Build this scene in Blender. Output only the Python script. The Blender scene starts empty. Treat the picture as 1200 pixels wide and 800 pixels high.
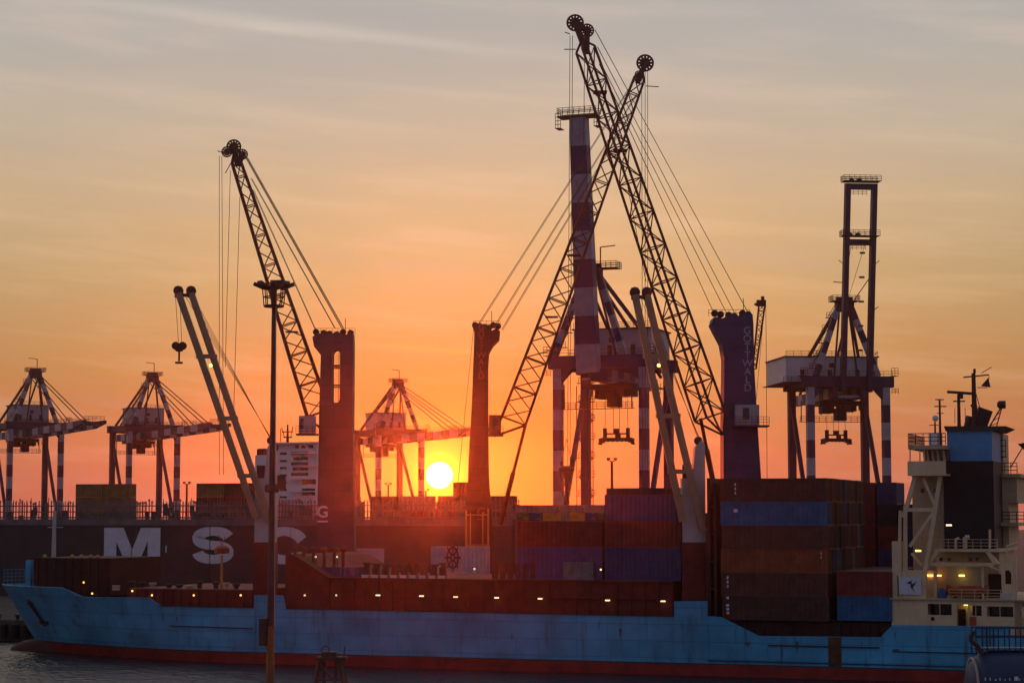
import bpy, bmesh, math, random
from mathutils import Vector, Matrix
random.seed(7)
sc = bpy.context.scene
COL = sc.collection
R = math.radians

# ------------------------------------------------------------------ camera
F_PX = 2400.0                       # focal length in pixels of the 1200 px wide photograph
PITCH = math.atan(204.0 / F_PX)
CAMZ = 18.0
cam_data = bpy.data.cameras.new('camera')
cam_data.sensor_width = 36.0
cam_data.lens = 36.0 * F_PX / 1200.0
cam_data.clip_start = 0.5
cam_data.clip_end = 20000
cam = bpy.data.objects.new('camera', cam_data)
COL.objects.link(cam)
cam.location = (0, 0, CAMZ)
cam.rotation_euler = (R(90) + PITCH, 0, 0)
sc.camera = cam

# ------------------------------------------------------------------ sky and sun
SUN_EL = math.atan2(604 - 557, F_PX)
SUN_AZ = math.atan2(515 - 600, F_PX)            # from +Y, negative is to the left
SUN_DIR = Vector((math.sin(SUN_AZ) * math.cos(SUN_EL), math.cos(SUN_AZ) * math.cos(SUN_EL), math.sin(SUN_EL)))
SUN_STRENGTH = 1.0
HAZE_DENSITY = 0.00006
HAZE_G = 0.94


def lin(c):
    return tuple((x / 12.92 if x <= .04045 else ((x + .055) / 1.055) ** 2.4) for x in (v / 255.0 for v in c))


world = bpy.data.worlds.new('World')
sc.world = world
world.use_nodes = True
nt = world.node_tree
nt.nodes.clear()


def N(t, **kw):
    n = nt.nodes.new(t)
    for k, v in kw.items():
        setattr(n, k, v)
    return n


def L(a, b):
    nt.links.new(a, b)


def mth(op, a, b=None, c=None, clamp=False):
    n = N('ShaderNodeMath', operation=op)
    n.use_clamp = clamp
    for i, x in enumerate((a, b, c)):
        if x is None:
            continue
        if isinstance(x, (int, float)):
            n.inputs[i].default_value = x
        else:
            L(x, n.inputs[i])
    return n.outputs[0]


def ramp(fac, stops):
    n = N('ShaderNodeValToRGB')
    e = n.color_ramp.elements
    while len(e) < len(stops):
        e.new(0.5)
    for i, (p, c) in enumerate(stops):
        e[i].position = p
        e[i].color = (*c, 1)
    L(fac, n.inputs[0])
    return n.outputs[0]


def mixc(fac, a, b, mode='MIX'):
    n = N('ShaderNodeMix', data_type='RGBA', blend_type=mode)
    n.clamp_factor = True
    for i, x in ((0, fac), (6, a), (7, b)):
        if isinstance(x, (int, float)):
            n.inputs[i].default_value = x
        elif isinstance(x, tuple):
            n.inputs[i].default_value = (*x, 1) if len(x) == 3 else x
        else:
            L(x, n.inputs[i])
    return n.outputs[2]


tc = N('ShaderNodeTexCoord')
nrm = N('ShaderNodeVectorMath', operation='NORMALIZE')
L(tc.outputs['Generated'], nrm.inputs[0])
D = nrm.outputs[0]
sep = N('ShaderNodeSeparateXYZ')
L(D, sep.inputs[0])
z = sep.outputs[2]
dot = N('ShaderNodeVectorMath', operation='DOT_PRODUCT')
L(D, dot.inputs[0])
dot.inputs[1].default_value = SUN_DIR
cosang = dot.outputs['Value']
ang = mth('ARCCOSINE', mth('MINIMUM', cosang, 0.9999999))
el = mth('ARCSINE', z)                                     # elevation, radians
# western sky by elevation: 0 .. 0.25 rad is the photographed strip
t = mth('MULTIPLY', el, 1.0 / 1.5708, clamp=True)
q = 0.6366


def e2p(y):                                                # photograph row -> ramp position
    return (math.atan((400 - y) / F_PX) + PITCH) / 1.5708


west = ramp(t, [(0.0, (.50, .13, .095)), (e2p(520), (.50, .165, .072)), (e2p(440), (.48, .225, .075)),
                (e2p(330), (.49, .33, .158)), (e2p(240), (.55, .40, .238)), (e2p(150), (.53, .435, .33)),
                (e2p(60), (.47, .430, .385)), (e2p(-30), (.44, .42, .400)), (0.24, lin((226, 218, 212))), (0.45, lin((168, 164, 168))),
                (1.0, lin((72, 80, 98)))])
east = ramp(t, [(0.0, lin((112, 106, 122))), (0.12, lin((122, 114, 134))), (0.3, lin((106, 112, 138))), (1.0, lin((80, 92, 120)))])
hsep = N('ShaderNodeVectorMath', operation='MULTIPLY')
L(D, hsep.inputs[0])
hsep.inputs[1].default_value = (1, 1, 0)
hn = N('ShaderNodeVectorMath', operation='NORMALIZE')
L(hsep.outputs[0], hn.inputs[0])
hd = N('ShaderNodeVectorMath', operation='DOT_PRODUCT')
L(hn.outputs[0], hd.inputs[0])
hd.inputs[1].default_value = Vector((SUN_DIR.x, SUN_DIR.y, 0)).normalized()
mr = N('ShaderNodeMapRange', interpolation_type='SMOOTHSTEP')
L(hd.outputs['Value'], mr.inputs[0])
mr.inputs[1].default_value = -0.35
mr.inputs[2].default_value = 0.95
sky = mixc(mr.outputs[0], east, west)
# thin stretched cirrus
azim = mth('ARCTAN2', sep.outputs[0], sep.outputs[1])
cv = N('ShaderNodeCombineXYZ')
L(mth('ADD', mth('MULTIPLY', azim, 7.0), mth('MULTIPLY', el, -9.0)), cv.inputs[0])
L(mth('MULTIPLY', mth('ADD', el, mth('MULTIPLY', azim, 0.10)), 62.0), cv.inputs[1])
nz = N('ShaderNodeTexNoise')
nz.inputs['Scale'].default_value = 1.0
nz.inputs['Detail'].default_value = 6
nz.inputs['Roughness'].default_value = 0.55
L(cv.outputs[0], nz.inputs['Vector'])
cf = N('ShaderNodeMapRange', interpolation_type='SMOOTHSTEP')
L(nz.outputs[0], cf.inputs[0])
cf.inputs[1].default_value = 0.44
cf.inputs[2].default_value = 0.74
sky = mixc(mth('MULTIPLY', cf.outputs[0], 0.30), sky, mixc(0.5, sky, (1.0, 0.70, 0.50)))
cf2 = N('ShaderNodeMapRange', interpolation_type='SMOOTHSTEP')
L(nz.outputs[0], cf2.inputs[0])
cf2.inputs[1].default_value = 0.50
cf2.inputs[2].default_value = 0.28
sky = mixc(mth('MULTIPLY', cf2.outputs[0], 0.16), sky, (0.42, 0.36, 0.36))
def streak(a, e0, slope, th, az0, azs, col):
    c = mth('SUBTRACT', mth('ADD', el, mth('MULTIPLY', azim, slope)), e0)
    c = mth('ADD', c, mth('MULTIPLY', mth('SUBTRACT', nz.outputs[0], 0.5), 0.010))
    f = mth('POWER', 2.71828, mth('MULTIPLY', mth('POWER', mth('DIVIDE', c, th), 2.0), -1.0))
    w = mth('POWER', 2.71828, mth('MULTIPLY', mth('POWER', mth('DIVIDE', mth('SUBTRACT', azim, az0), azs), 2.0), -1.0))
    n = N('ShaderNodeMix', data_type='RGBA', blend_type='ADD')
    n.clamp_factor = False
    L(mth('MULTIPLY', f, w), n.inputs[0])
    L(a, n.inputs[6])
    n.inputs[7].default_value = (*col, 1)
    return n.outputs[2]


sky = streak(sky, .2246, .10, .0030, -.10, .11, (.10, .075, .055))
sky = streak(sky, .203, .06, .0022, -.03, .07, (.05, .035, .02))
sky = streak(sky, .0782, .06, .0016, -.04, .035, (.09, .06, .0))
# the sunset glow round the sun: wide orange, then a yellow core, then the disc
elw = mth('SUBTRACT', el, SUN_EL)
azw = mth('SUBTRACT', azim, SUN_AZ)


def gauss(e0, se, a0, sa):
    x = mth('POWER', mth('DIVIDE', mth('SUBTRACT', el, e0), se), 2.0)
    y = mth('POWER', mth('DIVIDE', mth('SUBTRACT', azim, a0), sa), 2.0)
    return mth('POWER', 2.71828, mth('MULTIPLY', mth('ADD', x, y), -0.5))


def addc(a, fac, col):
    n = N('ShaderNodeMix', data_type='RGBA', blend_type='ADD')
    n.clamp_factor = False
    L(fac, n.inputs[0])
    L(a, n.inputs[6])
    n.inputs[7].default_value = (*col, 1)
    return n.outputs[2]


sky = addc(sky, gauss((604 - 375) / F_PX, 0.062, SUN_AZ + 0.03, 0.13), (.29, .115, .025))
g1 = gauss(SUN_EL, 0.036, SUN_AZ + .014, 0.060)
sky = mixc(mth('MULTIPLY', g1, 0.92), sky, (0.80, 0.165, 0.006))
g2 = mth('POWER', 2.71828, mth('MULTIPLY', mth('DIVIDE', mth('MAXIMUM', mth('SUBTRACT', ang, 0.0058), 0.0), 0.0050), -1.0))
sky = mixc(mth('MULTIPLY', g2, 0.97), sky, (2.1, 1.45, 0.03))
dsk = N('ShaderNodeMapRange', interpolation_type='SMOOTHSTEP')
L(ang, dsk.inputs[0])
dsk.inputs[1].default_value = 0.0068
dsk.inputs[2].default_value = 0.0054
sky = mixc(dsk.outputs[0], sky, (9.0, 8.4, 5.2))
# a faint clear-air sky of the renderer's own under the painted dusk colours
nish = N('ShaderNodeTexSky')
try:
    nish.sky_type = 'NISHITA'
    nish.sun_disc = False
    nish.sun_elevation = SUN_EL
    nish.sun_rotation = SUN_AZ
except Exception:
    pass
bg1 = N('ShaderNodeBackground')
L(sky, bg1.inputs[0])
bg1.inputs[1].default_value = 1.0
bg2 = N('ShaderNodeBackground')
L(nish.outputs[0], bg2.inputs[0])
bg2.inputs[1].default_value = 0.0
ad = N('ShaderNodeAddShader')
L(bg1.outputs[0], ad.inputs[0])
L(bg2.outputs[0], ad.inputs[1])
ow = N('ShaderNodeOutputWorld')
L(ad.outputs[0], ow.inputs[0])

sun = bpy.data.lights.new('sun', 'SUN')
sun.energy = SUN_STRENGTH
sun.angle = R(0.5)
sun.color = (1.0, 0.085, 0.012)
sun_o = bpy.data.objects.new('sun', sun)
COL.objects.link(sun_o)
sun_o.rotation_euler = (-SUN_DIR).to_track_quat('-Z', 'Y').to_euler()

sc.view_settings.view_transform = 'Standard'
sc.view_settings.look = 'None'
sc.view_settings.exposure = 0.0
sc.view_settings.gamma = 1.0
sc.cycles.use_denoising = True
sc.cycles.max_bounces = 5
sc.cycles.diffuse_bounces = 2
sc.cycles.glossy_bounces = 3
sc.cycles.volume_bounces = 0
sc.cycles.sample_clamp_indirect = 6

# ------------------------------------------------------------------ placing from the photograph's measurements
FWD = Vector((0, math.cos(PITCH), math.sin(PITCH)))
UPV = Vector((0, -math.sin(PITCH), math.cos(PITCH)))
CAM = Vector((0, 0, CAMZ))


def ray(px, py):
    return FWD + Vector((1, 0, 0)) * ((px - 600) / F_PX) + UPV * ((400 - py) / F_PX)


def W(px, py, Y):
    d = ray(px, py)
    return CAM + d * (Y / d.y)


SA = R(20)
SO = Vector((28.6, 231.0, 0.0))
SU = Vector((math.cos(SA), -math.sin(SA), 0))
SV = Vector((math.sin(SA), math.cos(SA), 0))


def sp(px, py, v=0.0):
    """where the sight line crosses the plane v metres behind the near ship's side: (u, z) in the ship's frame"""
    d = ray(px, py)
    s = (v - (CAM - SO).dot(SV)) / d.dot(SV)
    p = CAM + d * s
    return (p - SO).dot(SU), p.z


def SU_(px, v=0.0, py=700):
    return sp(px, py, v)[0]


def SZ_(py, px, v=0.0):
    return sp(px, py, v)[1]


def s2w(u, v, z):
    return SO + SU * u + SV * v + Vector((0, 0, z))


# ------------------------------------------------------------------ mesh helpers
OFF = {}


class MB:
    def __init__(self):
        self.v, self.f, self.m = [], [], []

    def add(self, vs, fs, mi=0):
        b = len(self.v)
        self.v += [Vector(x) for x in vs]
        for f in fs:
            self.f.append([b + i for i in f])
            self.m.append(mi)
        return self

    def bx(self, x0, x1, y0, y1, z0, z1, mi=0):
        if x0 > x1: x0, x1 = x1, x0
        if y0 > y1: y0, y1 = y1, y0
        if z0 > z1: z0, z1 = z1, z0
        vs = [(x, y, z) for x in (x0, x1) for y in (y0, y1) for z in (z0, z1)]
        return self.add(vs, [(0, 1, 3, 2), (4, 6, 7, 5), (0, 4, 5, 1), (2, 3, 7, 6), (0, 2, 6, 4), (1, 5, 7, 3)], mi)

    def bar(self, p, q, w, h, mi=0, up=(0, 0, 1), w2=None, h2=None):
        p, q = Vector(p), Vector(q)
        d = (q - p).normalized()
        up = Vector(up)
        if abs(d.dot(up)) > .98:
            up = Vector((0, 1, 0)) if abs(d.y) < .9 else Vector((1, 0, 0))
        s = d.cross(up).normalized()
        n = s.cross(d).normalized()
        vs = []
        for c, ww, hh in ((p, w, h), (q, w2 or w, h2 or h)):
            for a, b in ((-1, -1), (1, -1), (1, 1), (-1, 1)):
                vs.append(c + s * (a * ww / 2) + n * (b * hh / 2))
        return self.add(vs, [(3, 2, 1, 0), (4, 5, 6, 7), (0, 1, 5, 4), (1, 2, 6, 5), (2, 3, 7, 6), (3, 0, 4, 7)], mi)

    def tube(self, p, q, r, n=6, mi=0, r2=None, cap=True):
        p, q = Vector(p), Vector(q)
        d = (q - p)
        if d.length < 1e-6:
            return self
        d.normalize()
        up = Vector((0, 0, 1)) if abs(d.z) < .95 else Vector((1, 0, 0))
        s = d.cross(up).normalized()
        t = s.cross(d).normalized()
        r2 = r if r2 is None else r2
        vs = []
        for c, rr in ((p, r), (q, r2)):
            for k in range(n):
                a = 2 * math.pi * k / n
                vs.append(c + s * (math.cos(a) * rr) + t * (math.sin(a) * rr))
        fs = [(k, (k + 1) % n, n + (k + 1) % n, n + k) for k in range(n)]
        if cap:
            fs += [tuple(range(n - 1, -1, -1)), tuple(range(n, 2 * n))]
        return self.add(vs, fs, mi)

    def path(self, pts, r, n=6, mi=0):
        for a, b in zip(pts[:-1], pts[1:]):
            self.tube(a, b, r, n, mi)
        return self

    def prism(self, pts, y0, y1, mi=0):
        """polygon in x,z pushed along y"""
        n = len(pts)
        vs = [(x, y0, z) for x, z in pts] + [(x, y1, z) for x, z in pts]
        fs = [tuple(range(n)), tuple(range(2 * n - 1, n - 1, -1))] + [(k, n + k, n + (k + 1) % n, (k + 1) % n) for k in range(n)]
        return self.add(vs, fs, mi)

    def sweep(self, pts, vec, mi=0):
        n = len(pts)
        vec = Vector(vec)
        vs = [Vector(p) for p in pts] + [Vector(p) + vec for p in pts]
        fs = [tuple(range(n)), tuple(range(2 * n - 1, n - 1, -1))] + [(k, n + k, n + (k + 1) % n, (k + 1) % n) for k in range(n)]
        return self.add(vs, fs, mi)

    def lathe(self, c, prof, n=16, axis='Z', mi=0):
        c = Vector(c)
        vs, fs = [], []
        for r, h in prof:
            for k in range(n):
                a = 2 * math.pi * k / n
                x, y = math.cos(a) * r, math.sin(a) * r
                vs.append(c + (Vector((x, y, h)) if axis == 'Z' else Vector((x, h, y)) if axis == 'Y' else Vector((h, x, y))))
        for j in range(len(prof) - 1):
            for k in range(n):
                fs.append((j * n + k, j * n + (k + 1) % n, (j + 1) * n + (k + 1) % n, (j + 1) * n + k))
        fs += [tuple(range(n - 1, -1, -1)), tuple(range((len(prof) - 1) * n, len(prof) * n))]
        return self.add(vs, fs, mi)

    def ball(self, c, r, n=10, mi=0, sq=1.0):
        prof = [(max(1e-3, r * math.sin(math.pi * j / 6)), -r * sq * math.cos(math.pi * j / 6)) for j in range(7)]
        return self.lathe(c, prof, n, 'Z', mi)

    def ring(self, c, Rr, r, n=20, m=5, axis='Y', mi=0):
        c = Vector(c)
        vs, fs = [], []
        for i in range(n):
            a = 2 * math.pi * i / n
            for j in range(m):
                b = 2 * math.pi * j / m
                rr = Rr + r * math.cos(b)
                x, y, h = rr * math.cos(a), rr * math.sin(a), r * math.sin(b)
                vs.append(c + (Vector((x, h, y)) if axis == 'Y' else Vector((h, x, y)) if axis == 'X' else Vector((x, y, h))))
        for i in range(n):
            for j in range(m):
                fs.append((i * m + j, i * m + (j + 1) % m, ((i + 1) % n) * m + (j + 1) % m, ((i + 1) % n) * m + j))
        return self.add(vs, fs, mi)

    def rail(self, pts, h=1.05, step=1.6, r=.028, rows=3):
        """handrail along a polyline"""
        pts = [Vector(p) for p in pts]
        for a, b in zip(pts[:-1], pts[1:]):
            n = max(1, int(round((b - a).length / step)))
            for k in range(n + 1):
                p = a.lerp(b, k / n)
                self.tube(p, p + Vector((0, 0, h)), r, 4)
            for i in range(1, rows + 1):
                o = Vector((0, 0, h * i / rows))
                self.tube(a + o, b + o, r, 4)
        return self

    def mesh(self, name, mats, off=Vector((0, 0, 0)), smooth=False):
        me = bpy.data.meshes.new(name)
        me.from_pydata([tuple(v - off) for v in self.v], [], self.f)
        for m in (mats if isinstance(mats, (list, tuple)) else [mats]):
            me.materials.append(m)
        me.polygons.foreach_set('material_index', self.m)
        bm = bmesh.new()
        bm.from_mesh(me)
        bmesh.ops.recalc_face_normals(bm, faces=bm.faces)
        bm.to_mesh(me)
        bm.free()
        if smooth:
            me.polygons.foreach_set('use_smooth', [True] * len(me.polygons))
            try:
                me.set_sharp_from_angle(angle=R(40))
            except Exception:
                pass
        me.update()
        return me

    def build(self, name, mats, parent=None, smooth=False, label=None):
        off = OFF.get(parent.name, Vector((0, 0, 0))) if parent else Vector((0, 0, 0))
        o = bpy.data.objects.new(name, self.mesh(name, mats, off, smooth))
        COL.objects.link(o)
        if parent:
            o.parent = parent
            if parent.name in OFF:
                OFF[o.name] = OFF[parent.name]
        if label:
            o['label'] = label
        return o


def tag(o, label, cat, group=None):
    o['label'] = label
    o['category'] = cat
    if group:
        o['group'] = group
    return o


def thing(name, label, cat, loc=(0, 0, 0), rz=0.0, group=None, world=False):
    o = bpy.data.objects.new(name, None)
    o.empty_display_size = 1
    COL.objects.link(o)
    o.location = loc
    o.rotation_euler = (0, 0, rz)
    tag(o, label, cat, group)
    if world:
        OFF[o.name] = Vector(loc)
    return o


def setting(o, kind='structure'):
    o['kind'] = kind
    return o


def copy_tree(o, parent=None):
    c = o.copy()
    COL.objects.link(c)
    if parent:
        c.parent = parent
    for ch in list(o.children):
        copy_tree(ch, c)
    return c


def text(name, body, size, mat_, parent, loc, rot, ext=.02, spacing=1.0, bold=0.0, align='CENTER', sx=1.0, line=1.0):
    cu = bpy.data.curves.new(name, 'FONT')
    cu.body = body
    cu.size = size
    cu.extrude = ext
    cu.offset = bold
    cu.align_x = align
    cu.align_y = 'CENTER'
    cu.space_line = line
    cu.space_character = spacing
    cu.materials.append(mat_)
    tmp = bpy.data.objects.new('lettering_outline', cu)
    COL.objects.link(tmp)
    dg = bpy.context.evaluated_depsgraph_get()
    me = bpy.data.meshes.new_from_object(tmp.evaluated_get(dg))
    bpy.data.objects.remove(tmp)
    me.name = name
    o = bpy.data.objects.new(name, me)
    COL.objects.link(o)
    o.parent = parent
    o.location = Vector(loc) - OFF.get(parent.name, Vector((0, 0, 0)))
    o.rotation_euler = rot
    o.scale = (sx, 1, 1)
    return o


# ------------------------------------------------------------------ materials
def mat(name, c, rough=.6, var=.25, scale=.6, rust=0.0, rustc=(.10, .035, .015), metal=0.0, bump=0.0, streak=(1, 1, .12), emit=None, es=0.0, spec=.3, plates=None):
    m = bpy.data.materials.new(name)
    m.use_nodes = True
    t = m.node_tree
    b = t.nodes['Principled BSDF']
    b.inputs['Roughness'].default_value = rough
    b.inputs['Metallic'].default_value = metal
    b.inputs['Specular IOR Level'].default_value = spec
    co = t.nodes.new('ShaderNodeTexCoord')
    n1 = t.nodes.new('ShaderNodeTexNoise')
    n1.inputs['Scale'].default_value = scale
    n1.inputs['Detail'].default_value = 6
    n1.inputs['Roughness'].default_value = .65
    t.links.new(co.outputs['Object'], n1.inputs['Vector'])
    r1 = t.nodes.new('ShaderNodeMapRange')
    r1.inputs[1].default_value = .3
    r1.inputs[2].default_value = .7
    t.links.new(n1.outputs[0], r1.inputs[0])
    mx = t.nodes.new('ShaderNodeMix')
    mx.data_type = 'RGBA'
    mx.inputs[6].default_value = (*[max(0, x * (1 - var)) for x in c], 1)
    mx.inputs[7].default_value = (*[min(1, x * (1 + var)) for x in c], 1)
    t.links.new(r1.outputs[0], mx.inputs[0])
    out = mx.outputs[2]
    if rust > 0:
        mp = t.nodes.new('ShaderNodeMapping')
        mp.inputs['Scale'].default_value = streak
        t.links.new(co.outputs['Object'], mp.inputs[0])
        n2 = t.nodes.new('ShaderNodeTexNoise')
        n2.inputs['Scale'].default_value = 1.3
        n2.inputs['Detail'].default_value = 8
        n2.inputs['Roughness'].default_value = .7
        t.links.new(mp.outputs[0], n2.inputs['Vector'])
        r2 = t.nodes.new('ShaderNodeMapRange')
        r2.interpolation_type = 'SMOOTHSTEP'
        r2.inputs[1].default_value = .66 - .16 * rust
        r2.inputs[2].default_value = .86 - .16 * rust
        t.links.new(n2.outputs[0], r2.inputs[0])
        m2 = t.nodes.new('ShaderNodeMix')
        m2.data_type = 'RGBA'
        t.links.new(r2.outputs[0], m2.inputs[0])
        t.links.new(out, m2.inputs[6])
        m2.inputs[7].default_value = (*rustc, 1)
        out = m2.outputs[2]
    if plates:
        sx = t.nodes.new('ShaderNodeSeparateXYZ')
        cx_ = t.nodes.new('ShaderNodeCombineXYZ')
        t.links.new(co.outputs['Object'], sx.inputs[0])
        t.links.new(sx.outputs[0], cx_.inputs[0])
        t.links.new(sx.outputs[2], cx_.inputs[1])
        bk = t.nodes.new('ShaderNodeTexBrick')
        bk.inputs['Scale'].default_value = 1.0
        bk.inputs['Brick Width'].default_value = plates[0]
        bk.inputs['Row Height'].default_value = plates[1]
        bk.inputs['Mortar Size'].default_value = plates[3] if len(plates) > 3 else .05
        bk.inputs['Mortar Smooth'].default_value = .3
        k_ = plates[2]
        bk.inputs['Color1'].default_value = (1, 1, 1, 1)
        bk.inputs['Color2'].default_value = (1 - k_ * .35,) * 3 + (1,)
        bk.inputs['Mortar'].default_value = (1 - k_,) * 3 + (1,)
        t.links.new(cx_.outputs[0], bk.inputs['Vector'])
        m3 = t.nodes.new('ShaderNodeMix')
        m3.data_type = 'RGBA'
        m3.blend_type = 'MULTIPLY'
        m3.inputs[0].default_value = 1
        t.links.new(out, m3.inputs[6])
        t.links.new(bk.outputs['Color'], m3.inputs[7])
        out = m3.outputs[2]
    t.links.new(out, b.inputs['Base Color'])
    if bump > 0:
        bp = t.nodes.new('ShaderNodeBump')
        bp.inputs['Strength'].default_value = bump
        bp.inputs['Distance'].default_value = .05
        t.links.new(n1.outputs[0], bp.inputs['Height'])
        t.links.new(bp.outputs[0], b.inputs['Normal'])
    if emit:
        b.inputs['Emission Color'].default_value = (*emit, 1)
        b.inputs['Emission Strength'].default_value = es
    return m


M = {}
M['hull_blue'] = mat('hull_blue', (.060, .33, .56), .5, .36, .13, rust=.85, rustc=(.05, .11, .15), bump=.2, streak=(.8, .8, .08), plates=(7.5, 1.9, .34, .06))
M['bulb'] = mat('bulb', (.06, .018, .015), .8, .3)  # dark red-brown: the shade on the bulbous bow is put into the colour
M['boot_red'] = mat('boot_red', (.26, .030, .022), .7, .35, .5, rust=.6, rustc=(.05, .02, .02))
M['line_dark'] = mat('line_dark', (.03, .05, .07), .7)
M['deck_red'] = mat('deck_red', (.15, .028, .020), .75, .3, .6, rust=.5, rustc=(.05, .018, .012), bump=.1)
M['deck_dark'] = mat('deck_dark', (.045, .018, .016), .8, .3)
M['beige'] = mat('beige', (.66, .51, .31), .55, .14, .5, rust=.45, rustc=(.28, .19, .11), plates=(4.5, 2.6, .10, .03))
M['beige_dark'] = mat('beige_dark', (.48, .37, .23), .6, .18, .5, rust=.45, rustc=(.2, .13, .08), plates=(3.5, 2.6, .18, .04))
M['white'] = mat('white', (.68, .68, .70), .5, .1, .4, rust=.25, rustc=(.35, .28, .24))
M['grey_white'] = mat('grey_white', (.46, .44, .44), .55, .14, .4, rust=.3, rustc=(.25, .2, .17))
M['letter_white'] = mat('letter_white', (.66, .66, .72), .55, .10, .5, rust=.35, rustc=(.34, .30, .32), plates=(9, 2.4, .12, .06))
M['funnel_black'] = mat('funnel_black', (.006, .008, .013), .6, .3)
M['funnel_blue'] = mat('funnel_blue', (.06, .25, .50), .5, .15, .6, rust=.3, rustc=(.05, .1, .16))
M['steel_dark'] = mat('steel_dark', (.045, .032, .030), .6, .3, 1.0)
M['steel_red'] = mat('steel_red', (.075, .022, .018), .6, .3, 1.0)
M['lattice'] = mat('lattice', (.13, .030, .020), .65, .3, .8)
M['rope'] = mat('rope', (.05, .035, .03), .7)
M['tower'] = mat('tower', (.075, .045, .075), .6, .3, .35, rust=.45, plates=(30, 3.1, .35, .07))
M['tower_red'] = mat('tower_red', (.12, .018, .022), .6, .3, .35, rust=.45, plates=(30, 3.1, .35, .07))
M['tower_blue'] = mat('tower_blue', (.030, .045, .125), .6, .3, .35, rust=.45, rustc=(.06,.03,.03), plates=(30, 3.1, .35, .07))
M['band_grey'] = mat('band_grey', (.23, .23, .30), .6, .25, .6, rust=.6, rustc=(.14, .10, .11))
M['house_white'] = mat('house_white', (.52, .52, .56), .55, .15, .4, rust=.4, rustc=(.3, .2, .16), plates=(4, 5, .15, .05))
M['sts_white'] = mat('sts_white', (.33, .32, .37), .55, .2, .5, rust=.5, rustc=(.24, .16, .14))
M['sts_dark'] = mat('sts_dark', (.028, .024, .060), .6, .3, .5, rust=.3)
M['sts_red'] = mat('sts_red', (.008, .014, .085), .6, .3, .5, rust=.3)
M['sts_house'] = mat('sts_house', (.36, .33, .37), .6, .15, .4, rust=.2, rustc=(.2, .13, .1))
M['msc_hull'] = mat('msc_hull', (.045, .042, .045), .65, .3, .2, rust=.6, rustc=(.08, .045, .035), plates=(9, 2.4, .3, .09))
M['msc_rail'] = mat('msc_rail', (.13, .125, .13), .65, .3, .5)
M['glass'] = mat('glass', (.012, .014, .016), .12, .2, spec=.5)
M['lamp_white'] = mat('lamp_white', (.9, .9, .8), .4, .02, emit=(1, .72, .38), es=1.9)
M['lamp_orange'] = mat('lamp_orange', (.9, .6, .2), .4, .02, emit=(1, .42, .08), es=3.5)
M['lamp_yellow'] = mat('lamp_yellow', (.9, .8, .2), .4, .02, emit=(1, .72, .12), es=4)
M['yellow'] = mat('yellow', (.50, .26, .05), .6, .2, .6, rust=.4)
M['orange'] = mat('orange', (.36, .075, .028), .55, .15, .6)
M['tarp_blue'] = mat('tarp_blue', (.03, .09, .24), .7, .2)
M['concrete'] = mat('concrete', (.22, .20, .185), .85, .25, .2, rust=.3, rustc=(.08, .07, .06), bump=.2)
M['dark_concrete'] = mat('dark_concrete', (.075, .070, .068), .85, .4, .25, rust=.6, rustc=(.03, .028, .026), bump=.3, spec=.03)  # darker, duller concrete for the pier
M['rubber'] = mat('rubber', (.015, .014, .014), .85, .3)
M['asphalt'] = mat('asphalt', (.06, .057, .055), .9, .3, .1)
M['pole'] = mat('pole', (.060, .036, .034), .6, .3, .8, rust=.4)
M['pole_yellow'] = mat('pole_yellow', (.22, .085, .022), .6, .3, .8, rust=.6)
M['letter_dim'] = mat('letter_dim', (.30, .30, .36), .6, .3, 1.2, rust=.5, rustc=(.1, .1, .14))
M['letter_red'] = mat('letter_red', (.32, .06, .05), .6, .1)
M['banner'] = mat('banner', (.55, .60, .68), .7, .08)
M['emblem'] = mat('emblem', (.03, .03, .05), .7)
M['emblem_red'] = mat('emblem_red', (.06, .03, .06), .7)
M['tank_blue'] = mat('tank_blue', (.022, .040, .085), .5, .25, .8, rust=.2)
M['rim'] = mat('rim', (.36, .30, .28), .6, .2)

CC = {'dark red': (.155, .026, .021), 'brown': (.105, .040, .026), 'blue': (.022, .105, .235), 'orange brown': (.24, .062, .020),
      'dark brown': (.075, .030, .024), 'dark blue': (.030, .045, .125), 'purple blue': (.085, .060, .16), 'grey': (.17, .155, .155),
      'light grey': (.40, .38, .42), 'black': (.024, .023, .026), 'olive yellow': (.17, .115, .040), 'yellow': (.42, .22, .02),
      'green': (.035, .09, .045), 'teal blue': (.03, .13, .22)}
for k, c in CC.items():
    M['c_' + k] = mat('paint_' + k.replace(' ', '_'), c, .6, .30, .7, rust=.55, rustc=(.06, .028, .018), streak=(.8, .8, .2))

# ------------------------------------------------------------------ setting: water, piers, ground
wm = bpy.data.materials.new('harbour_water')
wm.use_nodes = True
t_ = wm.node_tree
b_ = t_.nodes['Principled BSDF']
b_.inputs['Base Color'].default_value = (.012, .020, .024, 1)
b_.inputs['Roughness'].default_value = .22
b_.inputs['IOR'].default_value = 1.4
co_ = t_.nodes.new('ShaderNodeTexCoord')
hs = []
for s_, sc_, dt in ((.16, (1, .55, 1), 3), (.75, (1, .6, 1), 4), (2.6, (1, .7, 1), 2)):
    mp_ = t_.nodes.new('ShaderNodeMapping')
    mp_.inputs['Scale'].default_value = sc_
    t_.links.new(co_.outputs['Object'], mp_.inputs[0])
    n_ = t_.nodes.new('ShaderNodeTexNoise')
    n_.inputs['Scale'].default_value = s_
    n_.inputs['Detail'].default_value = dt
    t_.links.new(mp_.outputs[0], n_.inputs['Vector'])
    hs.append(n_.outputs[0])
nrm_ = None
for h_, d_ in zip(hs, (2.4, 1.1, .26)):
    bp_ = t_.nodes.new('ShaderNodeBump')
    bp_.inputs['Strength'].default_value = 1.0
    bp_.inputs['Distance'].default_value = d_
    t_.links.new(h_, bp_.inputs['Height'])
    if nrm_:
        t_.links.new(nrm_, bp_.inputs['Normal'])
    nrm_ = bp_.outputs[0]
t_.links.new(nrm_, b_.inputs['Normal'])
wb = MB()
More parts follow.
